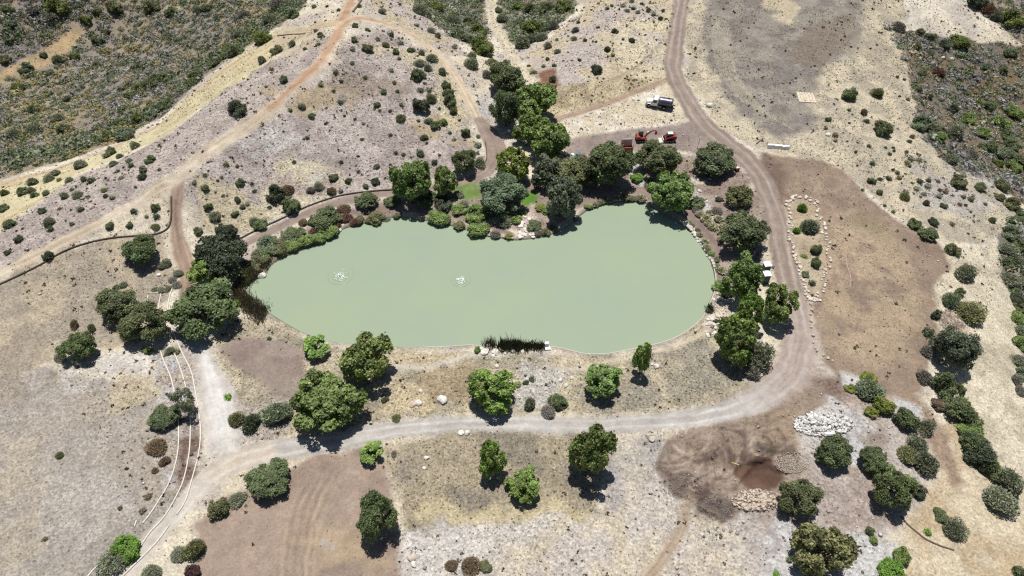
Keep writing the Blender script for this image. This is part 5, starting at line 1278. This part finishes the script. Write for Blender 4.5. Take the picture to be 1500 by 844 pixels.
def kerb(i0, i1, label):
    pts = []
    n = len(POND)
    for i in range(i0 * 3, i1 * 3 + 1):
        a = POND[i % n]; t = POND[(i + 1) % n] - POND[(i - 1) % n]; nn = np.array([t[1], -t[0]]); nn /= np.linalg.norm(nn) + 1e-9
        q = a - nn * .12
        if poly_sd(POND, q[0], q[1]) < 0: q = a + nn * .12
        pts.append((q[0], q[1], .30))
    tag(MB().tube(pts, .12, 8).build("pond_kerb", M_CONC, None, smooth=True), label, kind='structure')
kerb(34, 58, "pale concrete edge of the pond")
kerb(26, 30, "pale concrete edge of the pond's top bay")

# ------------------------------------------------------------------ reeds, foam
def reeds(px, n, h, cols, label, seed, wid=1.2, cat='reeds'):
    rng = np.random.default_rng(seed); V, C = [], []
    q = catmull(px, 8) if len(px) > 2 else np.array([np.array(px[0]) + (np.array(px[1]) - np.array(px[0])) * t for t in np.linspace(0, 1, 12)])
    base = np.array([tuple(flat(a, b, 0)) for a, b in q])
    hs = np.interp(np.linspace(0, 1, len(base)), np.linspace(0, 1, len(h)), h)
    for i in range(n):
        k = rng.integers(len(base)); p = base[k] + np.array([rng.normal() * .35, rng.normal() * wid * .5, 0]); p[2] = max(float(hgt(p[0], p[1])), -.2)
        hh = hs[k] * rng.uniform(.6, 1.1); lean = np.array([rng.normal() * .22, rng.normal() * .22, 1.0]); tip = p + lean * hh; s = np.array([rng.normal(), rng.normal(), 0]); s = s / np.linalg.norm(s) * .045
        mid = p + lean * hh * .55 + np.array([0, 0, hh * .03])
        V.append(np.stack([p - s, p + s, mid + s, mid - s])); V.append(np.stack([mid - s, mid + s, tip + s * .2, tip - s * .2]))
        c = np.array(cols[rng.integers(len(cols))]) * rng.uniform(.7, 1.3); C.append(np.repeat(c[None], 8, 0))
    V = np.concatenate(V); me = fast_mesh("reed_clump", V, np.arange(len(V)).reshape(-1, 4), np.concatenate(C))
    return tag(link("reed_clump", me, M_BRUSH, color=(1, 1, 1)), label, cat)
DK = [(.07, .07, .045), (.10, .085, .06), (.05, .06, .035)]
BRN = [(.20, .16, .12), (.14, .11, .08), (.11, .11, .07), (.26, .22, .18)]
reeds([(733,511),(740,509),(752,510),(758,510)], 1100, [1.4, 1.7, 1.4], DK, "tall dark reeds on the near shore, the taller half", 1)
reeds([(758,510),(772,510),(785,509),(796,509)], 1100, [1.3, 1.0, .8], DK, "dark reeds on the near shore, sloping down to the white block", 2)
reeds([(713,508),(722,507)], 260, [1.7, 1.5], DK, "small dark reed tuft left of the tall reeds", 3)
reeds([(344,436),(355,441),(366,450),(378,458),(388,463)], 2600, [.9, 1.4, 1.1], BRN, "brown reeds in the pond's lower left corner", 4, 2.2)
reeds([(352,420),(362,412),(372,404)], 2000, [1.2, 1.5], BRN, "brown reeds under the blackish oak at the pond's pointed end", 5, 2.0)
reeds([(376,402),(384,393),(394,386)], 1100, [1.2, 1.0], BRN, "brown reeds behind the big white boulder", 6, 2.0)
reeds([(1038,452),(1040,458)], 160, [1.0, 1.0], DK, "small dark reed tuft at the pond's right end", 7, .8)
M_FOAM = simple_mat("white_foam", (.54, .63, .56), .5, wear=.08)
def fountain(px, py, w, label, seed):
    rng = np.random.default_rng(seed); c = flat(px, py, 0); s = w / 2 * mpp(c)
    root = tag(empty("pond_aerator", (c[0], c[1], 0)), label, "fountain")
    mb = MB()
    for i in range(150):
        a = rng.uniform(0, 6.28); q = s * abs(rng.normal()) * .62; r = rng.uniform(.04, .17)
        mb.lathe([(r * .5, -.02), (r, .02), (r * .8, .06), (r * .3, .09)], (q * math.cos(a), q * math.sin(a), .01 + max(0, .5 - q) * rng.uniform(0, .7)), seg=7)
    mb.build("foam", M_FOAM, root, smooth=True)["kind"] = "stuff"
    for q_ in (1.3, 2.1): MB().lathe([(s * q_ - .16, -.02), (s * q_, .035), (s * q_ + .16, -.02)], seg=40).build("ripple", bpy.data.materials["murky_green_water"], root, smooth=True)
    MB().lathe([(.16, -.3), (.16, .08), (.1, .16), (.04, .2)], seg=10).build("nozzle", M_PIPE, root)
fountain(499, 404, 17, "white bubbling aerator in the left half of the pond", 1)
fountain(675, 410, 13, "white bubbling aerator in the middle of the pond", 2)

# ------------------------------------------------------------------ machines and site things
M_WPAINT = simple_mat("white_paint", (.80, .80, .78), .35, wear=.05, spec=.5)
M_TANK = simple_mat("navy_tank_paint", (.055, .055, .10), .32, wear=.12, spec=.6)
M_BLACK = simple_mat("black_rubber", (.018, .018, .018), .8, wear=.2)
M_GLASS = simple_mat("dark_glass", (.012, .02, .024), .08, wear=.02, spec=.7)
M_STEEL = simple_mat("grey_steel", (.22, .22, .22), .45, .6, wear=.15)
M_RED = simple_mat("orange_red_paint", (.24, .04, .026), .55, wear=.12)
M_RED2 = simple_mat("red_paint", (.22, .026, .024), .55, wear=.12)
M_RUST = simple_mat("rust_red_steel", (.26, .085, .06), .8, wear=.3)
M_PALE = simple_mat("pale_steel", (.55, .53, .50), .6, wear=.15)
M_DGREEN = simple_mat("dark_green_plastic", (.022, .065, .052), .5, wear=.08)
M_WPLAST = simple_mat("white_plastic", (.82, .82, .80), .5, wear=.04)
M_BLUE = simple_mat("blue_plastic", (.05, .22, .36), .4, wear=.08)
M_TEAL = simple_mat("teal_sheet", (.10, .38, .32), .6, wear=.15)
M_LAMP = simple_mat("lamp_lens", (.7, .68, .6), .15, wear=.03)
M_TANMAT = simple_mat("tan_board", (.52, .45, .35), .9, wear=.12, scale=1.5)

def wheel(root, x, y, r, w):
    t = MB().lathe([(r * .6, -w / 2), (r * .93, -w / 2), (r, -w * .3), (r, w * .3), (r * .93, w / 2), (r * .6, w / 2)], (0, 0, 0), 'Y', 20).build("wheel", M_BLACK, root, smooth=False, loc=(x, y, r))
    MB().lathe([(r * .1, -w * .52), (r * .5, -w * .52), (r * .58, -w * .40), (r * .58, w * .40), (r * .5, w * .52), (r * .1, w * .52)], (0, 0, 0), 'Y', 16).build("rim", M_STEEL, t)
def truck(px, py, rz):
    p = P(px, py); r = tag(empty("water_truck", p, rz), "white cabbed water truck with a dark tank parked on pale dry grass", "truck")
    MB().box((-.2, 0, .72), (6.2, .9, .22), bev=.04).build("chassis", M_BLACK, r)
    cab = MB().prism([(.35, .8), (1.75, .8), (1.75, 1.55), (1.42, 2.5), (.45, 2.55), (.35, 2.45)], -1.08, 1.08).build("cab", M_WPAINT, r)
    MB().prism([(1.765, 1.62), (1.785, 1.62), (1.46, 2.45), (1.44, 2.45)], -.95, .95).build("windshield", M_GLASS, cab)
    for s in (-1, 1):
        d = MB().box((1.0, s * 1.095, 1.55), (1.05, .03, 1.35), bev=.01).build("door", M_WPAINT, cab)
        MB().prism([(.6, 1.62), (1.5, 1.62), (1.36, 2.3), (.6, 2.3)], s * 1.112, s * 1.122).build("window", M_GLASS, d)
        MB().box((1.75, s * 1.3, 1.9), (.08, .25, .4), bev=.03).build("mirror", M_BLACK, cab)
        MB().prism([(1.75, .75), (2.0, 1.2), (2.75, 1.2), (3.0, .8), (2.85, .8), (2.65, 1.08), (2.1, 1.08), (1.9, .75)], s * .75, s * 1.12).build("fender", M_WPAINT, r)
        MB().lathe([(.02, 0), (.14, 0), (.13, .05), (.03, .07)], (3.12, s * .72, 1.05), 'X', 12).build("headlight", M_LAMP, r)
        wheel(r, 2.35, s * .95, .48, .3); wheel(r, -1.35, s * .9, .48, .5)
        MB().box((-.2, s * .85, .72), (1.0, .35, .4), bev=.08).build("side_box", M_STEEL, r)
    MB().prism([(1.75, .85), (3.05, .85), (3.1, 1.35), (2.9, 1.55), (1.75, 1.72)], -.78, .78).build("hood", M_WPAINT, r)
    MB().box((3.1, 0, 1.1), (.04, 1.0, .45), bev=.01).build("grille", M_BLACK, r)
    MB().box((3.2, 0, .68), (.16, 2.1, .26), bev=.05).build("bumper", M_STEEL, r)
    prof = []
    tk = MB().lathe([(.02, -3.2), (.85, -3.2), (1.0, -3.1), (1.03, -2.9), (1.03, -.05), (1.0, .12), (.85, .2), (.02, .2)], (0, 0, 0), 'X', 32).build("tank", M_TANK, r, smooth=False)
    tk.location = (0, 0, 1.78); tk.scale = (1, 1.06, .92)
    for x in (-2.6, -.3): MB().lathe([(1.035, x - .05), (1.05, x - .05), (1.05, x + .05), (1.035, x + .05)], axis='X', seg=32).build("band", M_STEEL, tk)
    MB().lathe([(.3, 0), (.3, .14), (.26, .2), (.02, .2)], (-2.05, 0, .98), seg=18).build("manhole_lid", M_BLACK, tk)
    MB().tube([(-2.0, .3, 1.0), (-2.9, .3, .99)], .05).build("fill_pipe", M_STEEL, tk)
    MB().box((-3.35, 0, .75), (.2, 2.0, .2), bev=.04).build("spray_bar", M_BLACK, r)
    for y in (-.7, .7): MB().lathe([(.05, -.35), (.12, -.3), (.16, 0)], (-3.5, y, .72), 'X', 10).build("spray_head", M_BLACK, r)
truck(965, 157, R(162))

def track(root, y, L, h, w):
    prof = []
    for i in range(9): a = math.pi / 2 + math.pi * i / 8; prof.append((-L / 2 + h / 2 + h / 2 * math.cos(a), h / 2 + h / 2 * math.sin(a)))
    for i in range(9): a = -math.pi / 2 + math.pi * i / 8; prof.append((L / 2 - h / 2 + h / 2 * math.cos(a), h / 2 + h / 2 * math.sin(a)))
    t = MB().prism(prof, y - w / 2, y + w / 2).build("track", M_BLACK, root)
    for i in range(4): MB().lathe([(.02, -w / 2 - .015), (h * .32, -w / 2 - .015), (h * .32, w / 2 + .015), (.02, w / 2 + .015)], (-L / 2 + h / 2 + i * (L - h) / 3, y, h / 2), 'Y', 12).build("roller", M_STEEL, t)
def excavator(px, py, rz):
    p = P(px, py); r = tag(empty("excavator", p, rz), "orange-red mini excavator with raised arm on the brown yard", "excavator")
    for s in (-1, 1): track(r, s * .72, 2.3, .55, .36)
    MB().box((0, 0, .5), (1.2, 1.1, .25), bev=.05).build("undercarriage", M_STEEL, r)
    MB().box((1.35, 0, .35), (.1, 1.8, .4), bev=.03).build("dozer_blade", M_RED, r)
    MB().lathe([(.02, 0), (.55, 0), (.55, .15), (.02, .15)], (0, 0, .6), seg=20).build("turntable", M_BLACK, r)
    MB().prism([(-1.15, .75), (.85, .75), (.85, 1.15), (-.2, 1.2), (-.35, 1.55), (-1.0, 1.5), (-1.2, 1.2)], -.85, .85).build("house", M_RED, r)
    c = MB().box((-.05, .38, 1.85), (1.0, .9, 1.3), taper=.9, bev=.08).build("cab", M_GLASS, r)
    for x in (-.5, .4):
        for y in (-.03, .79): MB().box((x, y, 1.85), (.06, .06, 1.32)).build("post", M_BLACK, c)
    MB().box((-.05, .38, 2.53), (1.05, .95, .1), bev=.04).build("roof", M_STEEL, c)
    b = MB()
    b.tube([(.75, -.1, 1.0), (1.6, -.1, 2.1), (2.4, -.1, 2.6)], [.17, .2, .13], 6); b.build("boom", M_RED, r)
    MB().tube([(2.4, -.1, 2.6), (3.3, -.1, 2.65)], [.14, .11], 6).build("stick", M_RED, r)
    MB().tube([(1.0, -.1, 1.0), (1.75, -.1, 1.95)], [.06, .06], 8).build("boom_ram", M_STEEL, r)
    MB().tube([(1.7, -.1, 2.45), (2.7, -.1, 2.85)], [.05, .05], 8).build("stick_ram", M_STEEL, r)
    MB().prism([(3.2, 2.6), (3.45, 2.7), (3.6, 2.2), (3.45, 1.75), (3.1, 1.7), (3.25, 2.1)], -.4, .2).build("bucket", M_RED, r)
excavator(938, 206, R(4))
def loader(px, py, rz):
    p = P(px, py); r = tag(empty("track_loader", p, rz), "red compact track loader with pale cab roof on the brown yard", "loader")
    for s in (-1, 1): track(r, s * .72, 2.4, .62, .42)
    MB().prism([(-1.5, .5), (.8, .5), (.95, .8), (.6, 1.1), (-.6, 1.2), (-1.35, 1.35), (-1.6, 1.1)], -.52, .52).build("body", M_RED2, r)
    MB().prism([(-1.6, .75), (-1.1, .75), (-1.0, 1.55), (-1.45, 1.55), (-1.65, 1.3)], -.85, .85).build("engine_cover", M_RED2, r)
    c = MB().prism([(-.75, 1.0), (.6, 1.0), (.7, 1.3), (.45, 2.05), (-.75, 2.05)], -.48, .48).build("cab", M_GLASS, r)
    MB().box((-.15, 0, 2.1), (1.3, 1.02, .1), bev=.03).build("roof", simple_mat("pale_teal_roof", (.48, .60, .58), .5, wear=.06), c)
    for s in (-1, 1):
        MB().tube([(-1.45, s * .8, 1.55), (-.2, s * .8, 1.4), (1.1, s * .8, .75), (1.4, s * .8, .4)], [.12, .13, .12, .1], 6).build("lift_arm", M_RED2, r)
        MB().tube([(-.9, s * .8, .95), (.1, s * .8, 1.25)], .05, 6).build("ram", M_STEEL, r)
    MB().prism([(1.35, .1), (2.25, .08), (2.25, .14), (1.5, .25), (1.5, .8), (1.35, .85)], -.95, .95).build("bucket", M_PALE, r)
loader(979, 206, R(183))

def toilet(px, py, rz, label):
    p = P(px, py); r = tag(empty("portable_toilet", p, rz), label, "portable toilet", "portable toilets by the road")
    w = MB().box((0, 0, 1.13), (1.2, 1.2, 2.02), taper=.97, bev=.05).build("cabin", M_DGREEN, r)
    for s in (-1, 1):
        for k in range(3): MB().box((-.35 + .35 * k, s * .602, 1.1), (.06, .04, 1.6), bev=.01).build("rib", M_DGREEN, w)
    d = MB().box((.605, 0, 1.08), (.05, .78, 1.75), bev=.015).build("door", M_DGREEN, r)
    MB().box((.64, .28, 1.1), (.04, .06, .18), bev=.01).build("handle", M_WPLAST, d)
    MB().box((0, 0, .06), (1.28, 1.28, .12), bev=.03).build("skid_base", M_BLACK, r)
    MB().prism([(-.68, 2.14), (.68, 2.14), (.66, 2.24), (.3, 2.36), (-.3, 2.36), (-.66, 2.24)], -.68, .68).build("roof", M_WPLAST, r)
    MB().tube([(-.45, .45, 2.2), (-.45, .45, 2.62)], .055, 10).build("vent_pipe", M_WPLAST, r)
toilet(1120, 399, R(4), "white-roofed dark green portable toilet farther up the road")
toilet(1119.5, 413, R(4), "white-roofed dark green portable toilet nearer the open-crowned tree")

p = P(918, 219); r = tag(empty("steel_bin", p, R(3)), "rust red open bin with a pale frame beside a tall oak", "bin")
MB().box((0, 0, .2), (2.3, 1.9, .12)).build("floor", M_RUST, r); MB().box((0, -.95, .65), (2.3, .06, .9)).build("front_panel", M_RUST, r)
MB().box((0, .95, 1.1), (2.3, .06, 1.8)).build("back_panel", M_PALE, r)
for s in (-1, 1):
    MB().box((s * 1.18, 0, .6), (.06, 1.96, .8)).build("side_panel", M_RUST, r)
    for y in (-.97, 1.0): MB().box((s * 1.2, y, 1.05), (.1, .1, 2.1)).build("post", M_PALE, r)
MB().box((0, 1.0, 2.15), (2.5, .14, .12), bev=.02).build("top_rail", M_PALE, r)

p = P(1021.5, 217); r = tag(empty("sign_post", p, R(62)), "narrow white sign on a post at the yard's road end", "sign")
MB().box((0, 0, 1.3), (.1, .1, 2.6), bev=.01).build("post", M_STEEL, r); MB().box((0, -.07, 2.25), (.9, .04, 1.5), bev=.01).build("board", M_WPLAST, r)
p = P(1079, 250); r = tag(empty("fuel_tank", p, R(20)), "small red tank with white top at the road's bend", "tank")
MB().box((0, 0, .45), (.95, .8, .8), bev=.12).build("body", M_RED2, r); MB().box((0, 0, .88), (.7, .55, .08), bev=.03).build("lid", M_WPLAST, r); MB().lathe([(.09, 0), (.09, .1), (.02, .12)], (.2, .1, .9), seg=10).build("cap", M_BLACK, r)
for i, (x, y, rz, lab) in enumerate(((1129, 216, -2, "white plastic barrier, end of the three towards the oak and road"), (1139.5, 217, -4, "white plastic barrier, the middle one of three"), (1150, 218, 3, "white plastic barrier, end of the three towards the brown pad"))):
    p = P(x, y); r = tag(empty("road_barrier", p, R(rz)), lab, "barrier", "white barriers by the road")
    b = MB(); b.prism([(-.42, .08), (.42, .08), (.4, .3), (.3, .45), (.27, .8), (-.27, .8), (-.3, .45), (-.4, .3)], -.84, .88)
    o = b.build("body", M_WPLAST, r); o.rotation_euler = (0, 0, R(90))
    for s in (-.5, .5): MB().box((s, 0, .05), (.4, .86, .1), bev=.02).build("foot", M_WPLAST, r)
    MB().lathe([(.08, 0), (.08, .05), (.02, .06)], (.3, 0, .8), seg=10).build("filler_cap", M_STEEL, r)
p = P(1181, 143); r = tag(empty("ground_mat", p, R(-6)), "tan square mat of boards lying on the straw field", "mat")
for k in range(6): MB().box((-1.75 + .7 * k, 0, .06), (.66, 4.6, .08), bev=.01).build("board", M_TANMAT, r)
p = P(845, 230); r = tag(empty("barrel", p, 0), "blue barrel at the edge of the grove by the yard", "barrel")
MB().lathe([(.3, 0), (.32, .05), (.32, .28), (.34, .3), (.32, .32), (.32, .6), (.34, .62), (.32, .64), (.32, .9), (.29, .95), (.02, .95)], seg=20).build("drum", M_BLUE, r); MB().lathe([(.06, .95), (.06, 1.0), (.02, 1.0)], (.15, 0, 0), seg=8).build("bung", M_BLACK, r)
def sack(px, py, s, label, mat=M_WPLAST, name='sack'):
    p = P(px, py); bm = bmesh.new(); bmesh.ops.create_icosphere(bm, subdivisions=3, radius=1)
    rg = np.random.default_rng(int(px * 7 + py)); k = rdir(rg, 10); am = rg.uniform(-.28, .28, 10)
    for v in bm.verts:
        n = np.array(v.co); v.co *= 1 + (np.exp(-(1 - k @ n) / .1) * am).sum()
        v.co.z = max(v.co.z, -.45)
    me = bpy.data.meshes.new(name); bm.to_mesh(me); bm.free(); me.polygons.foreach_set('use_smooth', np.ones(len(me.polygons), bool))
    return tag(link(name, me, mat, None, (p.x, p.y, p.z + .4 * s), random.uniform(0, 6), (s, s * .75, s * .8)), label, name.replace('_', ' '))
sack(828, 226, .55, "white sack beside the blue barrel, nearer the grove")
sack(839, 228, .5, "white sack touching the blue barrel")
sack(759, 186, .6, "white sack under the grove, nearer the trees' middle")
sack(746, 193, .55, "white sack at the grove's edge by the trail's end")
sack(838, 234, .7, "crumpled teal sheet behind the olive-leaved oak", M_TEAL, 'sheet')
sack(782, 252, .5, "dark red bag in the grove's shade beside the yellow-green tree", M_RED2, 'bag')
sack(1113, 425, .3, "black bag beside the portable toilets", M_BLACK, 'bag')
p = P(801, 509); r = tag(empty("outlet_block", p, R(5)), "white stepped block at the pond edge beside the reeds", "concrete block")
MB().box((0, .3, .5), (.75, .5, 1.0), bev=.06).build("upright", M_WPLAST, r); MB().box((.1, -.3, .15), (1.1, .8, .3), bev=.05).build("step", M_WPLAST, r)
p = P(1077, 680); tag(MB().box((p.x, p.y, p.z + .12), (1.1, .12, .1), rz=-.4, bev=.02).build("timber", simple_mat("yellow_timber", (.55, .42, .16), .8), None), "short yellow timber lying in the dug hollow", "timber")
